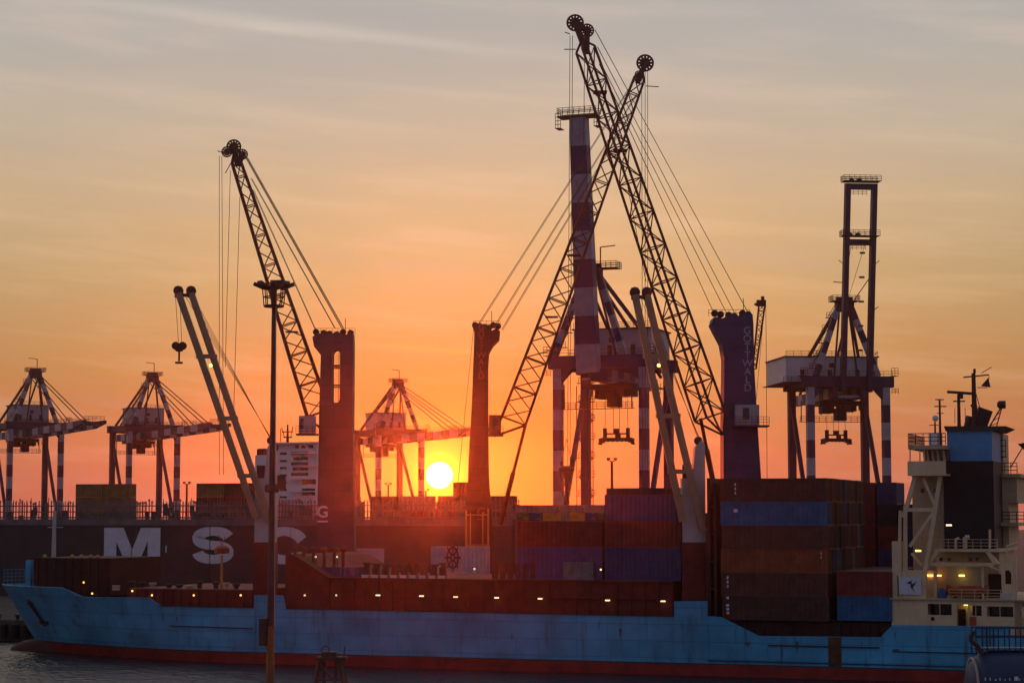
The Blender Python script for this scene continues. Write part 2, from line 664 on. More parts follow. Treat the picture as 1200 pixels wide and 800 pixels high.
wb.add([(-1500, -60, 0), (1500, -60, 0), (1500, 2500, 0), (-1500, 2500, 0)], [(0, 1, 2, 3)])
setting(wb.build('water', wm))


def ship_block(name, u0, u1, v0, v1, z0, z1, m):
    b = MB()
    c = [s2w(u, v, 0) for u, v in ((u0, v0), (u1, v0), (u1, v1), (u0, v1))]
    b.add([(p.x, p.y, z0) for p in c] + [(p.x, p.y, z1) for p in c], [(3, 2, 1, 0), (4, 5, 6, 7), (0, 1, 5, 4), (1, 2, 6, 5), (2, 3, 7, 6), (3, 0, 4, 7)])
    return setting(b.build(name, m))


ship_block('pier', -420, 330, 28.5, 104, -3, 3.0, M['dark_concrete'])
ship_block('quay', -70, 420, 112, 157.5, -3, 3.2, M['concrete'])
ship_block('terminal_ground', -620, 620, 158, 1950, -3, 3.5, M['asphalt'])
nq = MB()
nq.bx(-70, 90, 112, 166, -3, 3.0)
setting(nq.build('near_quay', M['concrete']))

# ------------------------------------------------------------------ haze (one closed box, even density)
hm = bpy.data.materials.new('haze_air')
hm.use_nodes = True
ht = hm.node_tree
for n in list(ht.nodes):
    if n.type != 'OUTPUT_MATERIAL':
        ht.nodes.remove(n)
pv = ht.nodes.new('ShaderNodeVolumePrincipled')
pv.inputs['Color'].default_value = (.95, .90, .88, 1)
pv.inputs['Density'].default_value = HAZE_DENSITY
pv.inputs['Anisotropy'].default_value = HAZE_G
ht.links.new(pv.outputs[0], [n for n in ht.nodes if n.type == 'OUTPUT_MATERIAL'][0].inputs['Volume'])
hb = MB()
hb.bx(-1700, 1700, -90, 2620, -4, 101)
setting(hb.build('haze', hm), 'stuff')

# ------------------------------------------------------------------ shipping containers
def container_mesh(Lc, H, cname):
    """corrugated box with frame; length along x from 0, width along y from 0, doors at +x end"""
    Wd = 2.438
    b = MB()
    post = .16
    # frame
    for x in (0, Lc - post):
        for y in (0, Wd - post):
            b.bx(x, x + post, y, y + post, 0, H)
    for y in (0, Wd - post):
        b.bx(post, Lc - post, y, y + post, 0, post)
        b.bx(post, Lc - post, y + .02, y + post - .02, H - .11, H - .01)
    for x in (0, Lc - post):
        b.bx(x, x + post, post, Wd - post, 0, post)
        b.bx(x, x + post, post, Wd - post, H - .12, H)
    b.bx(post, Lc - post, post, Wd - post, H - .08, H - .03)
    b.bx(post, Lc - post, post, Wd - post, .04, .12)

    def corr(x0, x1, y_out, dirn):
        n = int(round((x1 - x0) / .56))
        st = (x1 - x0) / n
        xs = []
        for k in range(n):
            a = x0 + k * st
            xs += [(a, 0), (a + st * .33, 0), (a + st * .5, .075), (a + st * .83, .075)]
        xs.append((x1, 0))
        vs = [(x, y_out + dirn * (.03 + d), .16) for x, d in xs] + [(x, y_out + dirn * (.03 + d), H - .11) for x, d in xs]
        m = len(xs)
        b.add(vs, [(k, k + 1, m + k + 1, m + k) for k in range(m - 1)])
    corr(post, Lc - post, 0, 1)
    corr(post, Lc - post, Wd, -1)
    b.bx(.05, .10, post, Wd - post, post, H - .12)
    return b.mesh('container_box', M['c_' + cname])


def door_mesh(Lc, H, cname, k):
    Wd = 2.438
    b = MB()
    y0 = .17 + k * 1.052
    y1 = y0 + 1.044
    b.bx(Lc - .12, Lc - .05, y0, y1, .17, H - .13)
    for yy in (y0 + .28, y0 + .78):
        b.tube((Lc - .02, yy, .1), (Lc - .02, yy, H - .06), .024, 6, 1)
    for zz in (.5, 1.0, 1.5, 2.0):
        b.bx(Lc - .05, Lc - .035, y0 + .04, y1 - .04, zz, zz + .28)
    return b.mesh('container_door', [M['c_' + cname], M['steel_dark']])


CPROTO = {}


def container(Lc, H, cname, label, parent_loc, rz, group, sz=1.0):
    key = (Lc, H, cname)
    if key not in CPROTO:
        CPROTO[key] = (container_mesh(Lc, H, cname), [door_mesh(Lc, H, cname, k) for k in (0, 1)])
    body, doors = CPROTO[key]
    t = thing('shipping_container', label, 'container', parent_loc, rz, group)
    o = bpy.data.objects.new('container_box', body)
    COL.objects.link(o)
    o.parent = t
    for d in doors:
        o = bpy.data.objects.new('door', d)
        COL.objects.link(o)
        o.parent = t
    t.scale = (1, 1, sz)
    return t


ORD = ['first', 'second', 'third', 'fourth', 'fifth', 'sixth', 'seventh', 'eighth', 'ninth', 'tenth']

# ------------------------------------------------------------------ the blue feeder ship
ship = thing('cargo_ship', 'light blue container feeder ship with beige deckhouse and dark red hatch sides', 'ship', SO, -SA)
u_tip, z_tip = sp(4, 684, 12.5)
u_stem0, _ = sp(52, 772, 12.5)
BEAM = 25.0
U_STERN = SU_(1255)
ZC = SZ_(678, 560, 1.6)                 # top of the hatch coamings
prof = [(u_tip, z_tip), (SU_(84, 5), z_tip), (SU_(98, 3), SZ_(699, 98, 3)), (SU_(174, .4), SZ_(700, 174, .4)), (SU_(186), SZ_(709.5, 186)),
        (SU_(298) - .02, SZ_(712, 298)), (SU_(298), SZ_(697, 298)), (SU_(332), SZ_(697, 332)), (SU_(335), SZ_(713, 335)),
        (SU_(560), SZ_(717, 560)), (SU_(790) - .02, SZ_(722, 790)), (SU_(790), SZ_(704, 790)), (SU_(828.5), SZ_(704, 829)), (SU_(829), SZ_(721.5, 829)),
        (SU_(845), SZ_(722.5, 845)), (SU_(889), SZ_(744.5, 889)), (SU_(1031), SZ_(746, 1031)), (SU_(1045), SZ_(732, 1045)), (U_STERN, SZ_(733, 1200))]


def ztop(u):
    for (a, za), (b, zb) in zip(prof[:-1], prof[1:]):
        if a <= u <= b:
            return za + (zb - za) * (u - a) / max(1e-6, b - a)
    return prof[-1][1] if u > 0 else prof[0][1]


us = sorted(set([p[0] for p in prof] + [u_tip + 45 * (k / 22) ** 1.5 for k in range(23)] + [u_tip + 45 + k * 3.2 for k in range(40) if u_tip + 45 + k * 3.2 < U_STERN] + [U_STERN - 4, U_STERN - 1.5]))
FRS = [0, .12, .3, .5, .68, .8, .9, 1.0]
hull = MB()


def hull_pt(us_, k, side):
    zt = ztop(us_)
    if k == 0: zz = -2.0
    elif k == 1: zz = .0
    elif k == 2: zz = 1.28
    elif k == 3: zz = 1.42
    else:
        zz = 1.42 + (zt - 1.42) * FRS[k - 3]
    fr = max(0, min(1, zz / z_tip))
    u_end = u_stem0 + (u_tip - u_stem0) * fr ** .85
    shift = (u_end - u_tip) * max(0, 1 - (us_ - u_tip) / 42.0)
    u = us_ + shift
    x = max(0, us_ - u_tip)
    Le = 46 - 14 * fr
    hb_ = (BEAM / 2) * math.sin(math.pi / 2 * min(1, x / Le)) ** (.95 - .30 * fr) if x > 0 else 0.06
    hb_ = max(.06, hb_)
    e = U_STERN - us_
    if e < 12:
        hb_ *= 1 - .25 * (1 - e / 12) ** 2
    return Vector((u, BEAM / 2 + side * hb_, zz))


NK = 3 + len(FRS)
for side in (-1, 1):
    base = len(hull.v)
    for u in us:
        for k in range(NK):
            hull.v.append(hull_pt(u, k, side))
    for i in range(len(us) - 1):
        for k in range(NK - 1):
            a = base + i * NK + k
            hull.f.append([a, a + NK, a + NK + 1, a + 1])
            hull.m.append(1 if k < 2 else 2 if k == 2 else 0)
# stern
n0, n1 = (len(us) - 1) * NK, len(us) * NK + (len(us) - 1) * NK
for k in range(NK - 1):
    hull.f.append([n0 + k, n1 + k, n1 + k + 1, n0 + k + 1])
    hull.m.append(1 if k < 2 else 2 if k == 2 else 0)
hull_o = hull.build('hull', [M['hull_blue'], M['boot_red'], M['line_dark']], ship)
sm = hull_o.modifiers.new('plate', 'SOLIDIFY')
sm.thickness = .10
sm.offset = -1
# bulwark cap and rubbing strakes: thin real mouldings on the side
tr = MB()
for a, b in ((SU_(335), SU_(789)), (SU_(186), SU_(297)), (SU_(846), SU_(846))):
    if b - a > 1:
        z0, z1 = ztop(a), ztop(b)
        tr.bar((a, -.03, z0 + .02), (b, -.03, z1 + .02), .16, .10)
zs = SZ_(735, 250)
tr.bar((SU_(200, .2), -.02, zs + .12), (SU_(297), -.05, zs), .12, .14)
tr.bar((SU_(830), -.05, 1.75), (SU_(1240), -.05, 1.75), .10, .12)
tr.bar((SU_(1045), -.05, SZ_(764, 1100)), (SU_(1240), -.05, SZ_(764, 1100)), .10, .12)
tr.bar((SU_(900), -.05, SZ_(757, 960)), (SU_(1030), -.05, SZ_(757, 960)), .10, .18)
tr.build('rubbing_strake', M['line_dark'], ship)
for px_ in (298.5, 828):
    tr = MB()
    tr.bar((SU_(px_), -.06, 1.4), (SU_(px_), -.06, ztop(SU_(px_) - .2)), .22, .10, up=(0, 1, 0))
    tr.build('fender_strip', M['hull_blue'], ship)
rs = MB()
rs.bx(SU_(970), SU_(985), -.07, -.02, 1.45, SZ_(746, 975))
rs.build('rust_stain', mat('rust_stain', (.10, .045, .015), .8, .5, .8, rust=.4, rustc=(.03, .02, .012)), ship)
rsm = mat('rust_run', (.062, .095, .11), .8, .5, 1.5, rust=.5, rustc=(.04, .05, .06))
for px_, py_, w_, h_ in ((207, 722, .2, .8), (934, 751, .35, 1.3), (876, 752, .8, .6), (727, 736, .3, 1.6), (702, 727, .12, 1.5), (345, 752, .18, .6), (600, 742, .12, 1.6), (1049, 741, .12, .8), (1050, 760, .9, .35), (1010, 752, .1, 1.0), (420, 726, .14, 1.2), (520, 730, .1, 1.6)):
    uu, zz = sp(px_, py_, 0)
    zz = min(zz, ztop(uu) - .1)
    r_ = MB()
    pts = [(uu - w_ / 2, zz), (uu + w_ / 2, zz), (uu + w_ * .42, zz - h_ * .35), (uu + w_ * .22, zz - h_ * .42), (uu + w_ * .18, zz - h_ * .9), (uu + w_ * .02, zz - h_), (uu - w_ * .02, zz - h_ * .6), (uu - w_ * .2, zz - h_ * .5), (uu - w_ * .28, zz - h_ * .82), (uu - w_ * .45, zz - h_ * .3)]
    r_.prism(pts, -.012, .03)
    r_.build('rust_stain', rsm, ship)
# deck
dk = MB()
prev = None
for i, u in enumerate(us):
    zd = min(ztop(u) - 1.0, 5.7 if u > u_tip + 22 else 99)
    lo_, hi_ = hull_pt(u, 0, -1), hull_pt(u, NK - 1, -1)
    for k_ in range(NK - 1):
        p0_, p1_ = hull_pt(u, k_, -1), hull_pt(u, k_ + 1, -1)
        if p0_.z <= zd <= p1_.z:
            a = p0_.lerp(p1_, (zd - p0_.z) / max(1e-6, p1_.z - p0_.z))
    b = Vector((a.x, BEAM - a.y, a.z))
    ins = .18 if (b.y - a.y) > 1 else 0
    dk.v += [Vector((a.x, a.y + ins, zd)), Vector((b.x, b.y - ins, zd))]
    if i:
        j = 2 * i
        dk.f.append([j - 2, j, j + 1, j - 1])
        dk.m.append(0)
dk.build('deck', M['deck_red'], ship)
# bulbous bow
bb = MB()
pr = [(.05, -8.2), (1.1, -7.4), (1.8, -5.8), (2.2, -3), (2.3, 2), (2.0, 9)]
bb.lathe((u_stem0 + 2.6, BEAM / 2, -.55), [(r, h) for r, h in pr], 16, 'X')
bb.build('bulbous_bow', M['bulb'], ship, smooth=True)
# anchor on the bow
ua_ = [u for u in us if u > u_tip + 5.2][0]
pa, pb2 = hull_pt(ua_, 7, -1), hull_pt(ua_, 5, -1)
an = MB()
n_ = Vector((-.35, -1, 0)).normalized()
an.bar(pa + n_ * .25, pb2 + n_ * .25, .28, .28, up=(0, 1, 0))
an.bar(pb2 + n_ * .3 + Vector((-.9, .4, .55)), pb2 + n_ * .3, .3, .3)
an.bar(pb2 + n_ * .3 + Vector((.9, -.35, .55)), pb2 + n_ * .3, .3, .3)
an.bx(pa.x - .5, pa.x + .5, pa.y - .25, pa.y + .5, pa.z - .1, pa.z + .6)
an.build('anchor', M['bulb'], ship)
# foredeck gear
fd = MB()
u0, z0 = sp(40, 653, 6)
u1, _ = sp(130, 653, 6)
fd.bx(u0, u1, 6, 19, 7.7, z0)
for k in range(9):
    uu = u0 + (u1 - u0) * (k + .5) / 9
    fd.bx(uu - .09, uu + .09, 5.8, 6.0, 7.75, z0 - .1)
fd.build('forward_hatch_bin', M['deck_dark'], ship)
b = MB()
for k, px_ in enumerate((50, 82, 93, 104, 112)):
    uu, zz = sp(px_, 651, 7)
    b.ball((uu, 7.5, z0 + .15), .28, 8)
b.build('hatch_cleat', M['yellow'], ship)
b = MB()
u0, z0 = sp(64, 598, 9)
b.tube((u0, 9, 5.5), (u0, 9, z0), .42, 10, r2=.22)
b.tube((u0 - 1.0, 9, z0 - 2.2), (u0 + 1.3, 9, z0 - 2.2), .08, 6)
b.tube((u0, 9, z0), (u0, 9, z0 + 1.2), .05, 6)
b.build('foremast', M['grey_white'], ship, smooth=True)
b = MB()
u0, z0 = sp(35, 656, 9)
b.bx(u0 - .38, u0 + .38, 8.6, 9.3, 6.5, z0)
b.build('bow_post', M['hull_blue'], ship)
b = MB()
ub, zb = sp(0, 661, 16)
pts = [hull_pt(u, NK - 1, 1) for u in us if u < u_tip + 11]
b.rail([p + Vector((0, 0, .05)) for p in pts[::2]], h=1.9, step=.55, r=.035, rows=4)
b.build('bow_railing', M['hull_blue'], ship)

# hatch coamings
cm = MB()
zf = SZ_(690, 240, 2)
cm.bx(SU_(150, 2), SU_(296, 2), 2, 23, 5.2, zf)
nrib = 14
for k in range(nrib + 1):
    uu = SU_(150, 2) + (SU_(296, 2) - SU_(150, 2)) * k / nrib
    cm.bx(uu - .07, uu + .07, 1.78, 2.0, 5.3, zf - .12)
cm.build('hatch_coaming', M['deck_red'], ship)
cm = MB()
pts = [(SU_(334, 1.6), 5.2), (SU_(334, 1.6), SZ_(649, 334, 1.6)), (SU_(346, 1.6), SZ_(652, 346, 1.6)), (SU_(386, 1.6), ZC), (SU_(788, 1.6), ZC), (SU_(788, 1.6), 5.2)]
cm.prism(pts, 1.6, 23.4)
ua, ub = SU_(386, 1.6), SU_(788, 1.6)
for k in range(27):
    uu = ua + (ub - ua) * k / 26
    cm.bx(uu - .08, uu + .08, 1.32, 1.6, 5.3, ZC - .2)
for zz in (ZC - .16, 8.4):
    cm.bx(ua, ub, 1.26, 1.597, zz, zz + .13)
cm.build('hatch_coaming', M['deck_red'], ship)
b = MB()
b.bar((SU_(334, 1.2), 1.3, SZ_(648, 334, 1.3)), (SU_(346, 1.2), 1.3, SZ_(652, 346, 1.3)), .18, .18)
b.bar((SU_(346, 1.2), 1.3, SZ_(652, 346, 1.3)), (SU_(388, 1.2), 1.3, SZ_(679, 388, 1.3)), .18, .18)
b.build('ramp_rail', M['steel_red'], ship)
cm = MB()
cm.bx(SU_(838, 1), SU_(1043, 1), 1.0, 24, 3.4, SZ_(727, 900, 1))
for k in range(19):
    uu = SU_(840, 1) + (SU_(1041, 1) - SU_(840, 1)) * k / 18
    cm.bx(uu - .08, uu + .08, .78, 1.0, 3.5, SZ_(728, 900, 1))
cm.build('hatch_coaming', M['deck_dark'], ship)
# ventilators and lashing posts on the hatch edge
for px_ in [346, 356, 368, 380, 392, 402]:
    b = MB()
    uu, zt_ = sp(px_, 642, 4.2)
    b.tube((uu, 4.2, ZC - 3), (uu, 4.2, zt_ - .5), .22, 8)
    b.lathe((uu, 4.2, zt_ - .5), [(.22, 0), (.55, .1), (.55, .55), (.2, .7)], 10)
    b.build('ventilator', M['deck_red'], ship, smooth=True)
for k in range(9):
    px_ = 430 + k * 11.2
    b = MB()
    uu, zt_ = sp(px_, 660 + (k * 7 % 5) * .6, 2.4)
    b.bx(uu - .26, uu + .26, 2.2, 2.8, ZC, zt_ - .1)
    b.bx(uu - .42, uu + .42, 2.1, 2.9, zt_ - .1, zt_ + .15)
    b.bx(uu - .5, uu - .34, 2.3, 2.6, ZC, zt_ - .4)
    b.build('lashing_post', M['steel_red'], ship)
    b = MB()
    b.bx(uu - .45, uu + .38, 1.75, 2.05, ZC, ZC + .35)
    b.build('bollard', M['grey_white'], ship)
for k in range(6):
    px_ = 580 + k * 9
    b = MB()
    uu, zt_ = sp(px_, 660, 2.4)
    b.bx(uu - .3, uu + .3, 2.2, 2.8, ZC, zt_)
    b.tube((uu, 2.5, zt_), (uu, 2.5, zt_ + .5), .13, 6)
    b.build('lashing_post', M['steel_red'], ship)
# forward working gear along the lower hatch
for k in range(11):
    px_ = 136 + k * 14 + (k * 5 % 7)
    b = MB()
    uu, zz = sp(px_, 688 - (k * 11 % 6), 5)
    b.lathe((uu, 5, zf - .4), [(.5, 0), (.5, .25), (.3, .4), (.3, zz - zf + .3), (.5, zz - zf + .45), (.5, zz - zf + .7)], 10)
    b.build('winch_drum', M['steel_dark'] if k % 3 else M['beige_dark'], ship)
b = MB()
uu, zz = sp(260, 650, 6)
b.tube((uu, 6, 5), (uu, 6, zz), .24, 8, r2=.16)
b.build('derrick_post', M['yellow'], ship)
b = MB()
uu, zz = sp(260, 644, 6)
b.lathe((uu, 6, zz - .5), [(.2, 0), (.95, .1), (.95, .75), (.5, 1.05)], 12)
b.tube((uu, 6, zz + .5), (uu - .5, 6, zz + 1.9), .05, 5)
b.tube((uu, 6, zz + .5), (uu + .4, 6, zz + 1.7), .05, 5)
b.build('crow_nest', M['orange'], ship)
# lights along the deck
for px_, py_, v_, kind in ((98, 682, 5.5, 'o'), (108, 695, 3, 'o'), (155, 692, 1.5, 'o'), (178, 697, 1.5, 'o'), (227, 697, 1.5, 'o'), (282, 697, 1.5, 'o'),
                           (357, 697, 1.1, 'w'), (394, 697, 1.1, 'w'), (443, 697, 1.1, 'b'), (494, 698, 1.1, 'b'), (534, 699, 1.1, 'b'), (582, 700, 1.1, 'b'),
                           (633, 701, 1.1, 'b'), (712, 703, 1.1, 'b'), (777, 704, 1.1, 'b'), (345, 652, 3.5, 'w'), (370, 652, 3.5, 'w'), (395, 652, 3.5, 'w'), (704, 667, 2.0, 'w'), (556, 666, 2.0, 'w')):
    uu, zz = sp(px_, py_, v_)
    b = MB()
    if kind == 'b':
        b.bx(uu - .27, uu + .27, v_ - .1, v_ + .05, zz - .07, zz + .07)
    else:
        b.ball((uu, v_, zz), .12, 8)
    o = b.build('deck_light', M['lamp_orange'] if kind == 'o' else M['lamp_white'], ship)
    b = MB()
    b.bx(uu - .34, uu + .34, v_ - .16, v_ + .12, zz + .12, zz + .19)
    if v_ > 3:
        b.tube((uu, v_ + .15, 5.5), (uu, v_ + .15, zz + .15), .05, 5)
    b.build('lamp_hood', M['steel_dark'], o)

# deckhouse -------------------------------------------------------
def sbox(b, px0, px1, py0, py1, v0, v1, mi=0):
    u0, z1 = sp(px0, py0, v0)
    u1, z0 = sp(px1, py1, v0)
    b.bx(u0, u1, v0, v1, z0, z1, mi)


def wall_openings(b, u0, u1, z0, z1, v0, v1, ops):
    x = u0
    for a, c, d, e in sorted(ops):
        b.bx(x, a, v0, v1, z0, z1)
        if d > z0: b.bx(a, c, v0, v1, z0, d)
        if e < z1: b.bx(a, c, v0, v1, e, z1)
        x = c
    b.bx(x, u1, v0, v1, z0, z1)


V0 = .7
hw = MB()
ul, zl = sp(1045, 737, V0)
ur = U_STERN - 6
zdk = SZ_(703, 1120, V0)
ops = []
for a, c, py0, py1 in ((1087, 1115, 707, 720), (1121, 1134, 708, 733), (1136, 1150, 709, 721), (1156, 1187, 710, 722), (1197, 1226, 711, 723)):
    ops.append((SU_(a, V0), SU_(c, V0), SZ_(py1, a, V0), SZ_(py0, a, V0)))
wall_openings(hw, ul, ur, 5.2, zdk, V0, V0 + .25, ops)
hw.bx(ul, ul + .25, V0 + .25, 24, 5.2, zdk)
hw.bx(ul + .25, ur, 3.2, 23.5, 5.2, zdk)
house = hw.build('deckhouse', M['beige'], ship)
b = MB()
sbox(b, 1045, 1057, 634, 703, V0 + .02, V0 + 1.4)
sbox(b, 1057, 1085, 668, 703, V0 + .02, V0 + 1.2)
b.build('side_screen', M['beige'], ship)
b = MB()
b.bx(ul - .1, ur + 1, V0 - .25, 24, zdk + .002, zdk + .16)
b.build('boat_deck', M['beige_dark'], ship)
for a, c, d, e in ops:
    if (e - d) < 2.0:
        w = MB()
        w.bx(a, c, V0 + 2.44, V0 + 2.48, d - .1, e)
        w.build('window', M['glass'], house)
        w = MB()
        w.bx((a + c) / 2 - .05, (a + c) / 2 + .05, V0 + .06, V0 + .18, d, e)
        w.build('mullion', M['beige_dark'], house)
b = MB()
sbox(b, 1123, 1132, 713, 734, V0 + 2.40, V0 + 2.46)
b.build('door', M['deck_dark'], house)
b = MB()
uu, zz = sp(1093, 724.5, V0)
b.lathe((uu, V0 + .0, zz), [(.22, -.05), (.22, .01)], 14, 'Y')
b.build('porthole', M['glass'], house)
b = MB()
sbox(b, 1136, 1144, 722, 733, V0 - .12, V0 - .02)
b.build('notice_board', M['orange'], house)
# middle house, set back
b = MB()
um0, um1 = SU_(1098, 5), ur - 2
zm = SZ_(645, 1120, 5)
b.bx(um0, um1, 5.0, 20, zdk + .16, zm)
b.build('middle_house', M['beige_dark'], ship)
b = MB()
u0, zt_ = sp(1083, 664, 1.6)
u1 = SU_(1172, 1.6)
zc = SZ_(643, 1130, 1.6)
b.bx(SU_(1096, 1.6), u1, 1.6, 20, zc - .30, zc)
b.bx(SU_(1092, 1.6), SU_(1165, 1.6), 1.62, 2.2, SZ_(663, 1130, 1.6), SZ_(659, 1130, 1.6))
b.sweep([(SU_(1083, 1.6), 1.6, SZ_(667, 1083, 1.6)), (SU_(1087, 1.6), 1.6, SZ_(667, 1083, 1.6)), (SU_(1101, 1.6), 1.6, zc - .3), (SU_(1096, 1.6), 1.6, zc - .3)], (0, .5, 0))
b.sweep([(SU_(1155, 1.6), 1.6, SZ_(645, 1155, 1.6)), (SU_(1160, 1.6), 1.6, SZ_(645, 1155, 1.6)), (SU_(1172, 1.6), 1.6, SZ_(661, 1172, 1.6)), (SU_(1165, 1.6), 1.6, SZ_(661, 1172, 1.6))], (0, .8, 0))
b.build('canopy_deck', M['beige'], ship)
for (a, c, p0) in ((1094, 1098, 668), (1150, 1153, 663), (1188, 1192, 650)):
    b = MB()
    sbox(b, a, c, p0, 703, 2.0, 2.4)
    b.build('canopy_post', M['beige'], ship)
b = MB()
b.bx(SU_(1086, 4.5), SU_(1098, 4.5), 4.4, 4.9, zdk + .16, SZ_(668, 1090, 4.5))
b.build('door_screen', M['beige'], ship)
for a, c, p0, p1 in ((1158, 1174, 672, 700), (1178, 1186, 668, 684)):
    b = MB()
    sbox(b, a, c, p0, p1, 4.93, 4.996)
    b.build('dark_recess_panel', M['deck_dark'], ship)  # thin dark panels on the wall, a recess's shade put into their colour
# ladders, davits, pipes and vents about the deckhouse
b = MB()
def pl_(pts, v, r):
    q = [Vector((sp(x, y, v)[0], v, sp(x, y, v)[1])) for x, y in pts]
    b.path(q, r, 6)
pl_([(1176, 702), (1176, 676), (1172, 668), (1160, 664)], 1.3, .11)
pl_([(1186, 702), (1186, 672), (1180, 662), (1168, 660)], 1.3, .09)
b.build('boat_davit', M['beige'], ship)
b = MB()
for k in range(14):
    y_ = 560 + k * 6
    pl_([(1105, y_), (1108, y_)], 5.6, .03)
pl_([(1105, 560), (1105, 644)], 5.6, .04)
pl_([(1108, 560), (1108, 644)], 5.6, .04)
b.build('ladder', M['white'], ship)
b = MB()
pl_([(1120, 642), (1120, 632), (1124, 630)], 2.0, .16)
pl_([(1131, 642), (1131, 629), (1136, 629)], 2.0, .26)
pl_([(1160, 642), (1160, 620)], 2.2, .14)
pl_([(1180, 660), (1180, 640), (1192, 636)], 2.2, .16)
b.build('vent_pipe', M['beige'], ship)
b = MB()
zz = SZ_(643, 1130, 1.7)
b.rail([(SU_(1103, 1.7), 1.7, zz), (SU_(1170, 1.7), 1.7, zz)], h=1.05, step=.9, r=.028)
b.build('canopy_railing', M['beige'], ship)
for px_ in (1079, 1086, 1094):
    b = MB()
    sbox(b, px_, px_ + 4, 572, 577, 5.94, 5.996)
    b.build('window', M['glass'], ship)
for px_ in (1103, 1112, 1137, 1145):
    b = MB()
    uu, zz = sp(px_, 655, 4.96)
    b.lathe((uu, 4.95, zz), [(.2, -.03), (.2, .04)], 12, 'Y')
    b.build('porthole', M['glass'], ship)
for px_, py_ in ((1090, 674), (1100, 674), (1127, 674), (1076, 645), (1112, 615), (1133, 708)):
    b = MB()
    v_ = 4.3 if py_ > 650 else 2.2
    if py_ == 708: v_ = 2.6
    uu, zz = sp(px_, py_, v_)
    b.bx(uu - .3, uu + .3, v_ - .1, v_ + .1, zz - .09, zz + .09)
    o = b.build('deck_light', M['lamp_orange'] if px_ < 1102 and py_ > 650 else M['lamp_yellow'] if py_ > 620 else M['lamp_white'], ship)
# bridge tower with bracing
b = MB()
ut0, ut1 = SU_(1071, 6), SU_(1110, 6)
b.bx(ut0, ut1, 6, 19, zc - 3, SZ_(557, 1090, 6))
b.build('bridge_tower', M['beige_dark'], ship)
b = MB()
v_ = 1.4
def sl(a, c, r=.2):
    p, q_ = sp(*a, v_), sp(*c, v_)
    b.bar((p[0], v_, p[1]), (q_[0], v_, q_[1]), 2 * r, 2 * r, up=(0, 1, 0))
sl((1073, 557), (1059, 606), .24); sl((1082, 560), (1095, 590), .16); sl((1102, 557), (1088, 648), .22); sl((1094, 600), (1066, 640), .16)
sl((1059, 597), (1097, 597), .2); sl((1055, 598), (1054, 668), .17); sl((1061, 592), (1061, 668), .2); sl((1088, 646), (1084, 668), .2); sl((1068, 648), (1080, 662), .12)
b.build('wing_bracing', M['beige'], ship)
# bridge
b = MB()
uw0, uw1 = SU_(1066, .3), SU_(1111, .3)
zb0, zb1 = SZ_(557, 1090, .3), SZ_(540, 1090, .3)
b.bx(uw0, uw1, .3, .45, zb0, zb1)
b.bx(uw0, uw1, 24.5, 24.7, zb0, zb1)
b.bx(uw0, uw0 + .15, .45, 24.5, zb0, zb1)
b.bx(uw0, uw1, .45, 24.5, zb0, zb0 + .2)
b.build('bridge_wing', M['beige'], ship)
b = MB()
b.bx(SU_(1067, .3), uw1, .3, 24.7, SZ_(526, 1090, .3), SZ_(521.5, 1090, .3))
b.sweep([(SU_(1066, .3), .3, SZ_(520.5, 1070, .3)), (SU_(1072, .3), .3, SZ_(526, 1070, .3)), (SU_(1072, .3), .3, SZ_(521, 1070, .3))], (0, 24, 0))
b.build('bridge_roof', M['beige_dark'], ship)
b = MB()
b.bx(SU_(1085, 3), uw1, 3, 22, SZ_(540, 1090, 3), SZ_(526.5, 1090, 3))
b.build('wheelhouse_window', M['glass'], ship)
b = MB()
for px_ in (1066.5, 1078, 1083):
    p0, p1 = sp(px_, 541, .5), sp(px_, 525, .5)
    b.bar((p0[0], .5, p0[1]), (p1[0], .5, p1[1]), .12, .12)
for px_ in (1084, 1088, 1094, 1100, 1107):
    p0, p1 = sp(px_ - 1.5, 527, 2.8), sp(px_, 540, 2.8)
    b.bar((p0[0], 2.8, p0[1]), (p1[0], 2.8, p1[1]), .24, .24)
b.build('wheelhouse_pillar', M['beige'], ship)
b = MB()
zr = SZ_(521, 1090, .6)
b.rail([(uw0 + .1, 12, zr), (uw0 + .1, .5, zr), (uw1, .5, zr)], h=1.25, step=.75, r=.045)
b.build('bridge_railing', M['steel_red'], ship)
b = MB()
sbox(b, 1088, 1100, 507, 521, 3, 6)
b.build('roof_locker', M['white'], ship)
# funnel
b = MB()
uf0, uf1 = SU_(1108, 4), SU_(1167, 4)
b.bx(uf0, uf1, 4, 13, zc - .3, SZ_(540, 1130, 4))
fn = b.build('funnel', M['funnel_black'], ship)
b = MB()
b.bx(SU_(1113, 4), SU_(1166, 4), 4.02, 13, SZ_(540, 1130, 4) + .003, SZ_(505, 1130, 4))
b.build('funnel_band', M['funnel_blue'], fn)
b = MB()
p = [(SU_(1112, 4), SZ_(505, 1120, 4) + .003), (SU_(1172, 4), SZ_(505, 1120, 4) + .003), (SU_(1183, 4), SZ_(500, 1120, 4)), (SU_(1110, 4), SZ_(499, 1120, 4))]
b.prism(p, 3.7, 13.4)
b.build('funnel_cap', M['steel_dark'], fn)
b = MB()
p0, p1 = sp(1147, 501, 7), sp(1155, 479, 7)
b.tube((p0[0], 7, p0[1]), (p1[0], 7, p1[1]), .85, 14)
b.tube((p0[0] - 1.2, 7, p0[1]), (p0[0] - .9, 7, p0[1] + 1.3), .5, 12)
b.build('exhaust_pipe', M['steel_dark'], fn, smooth=True)
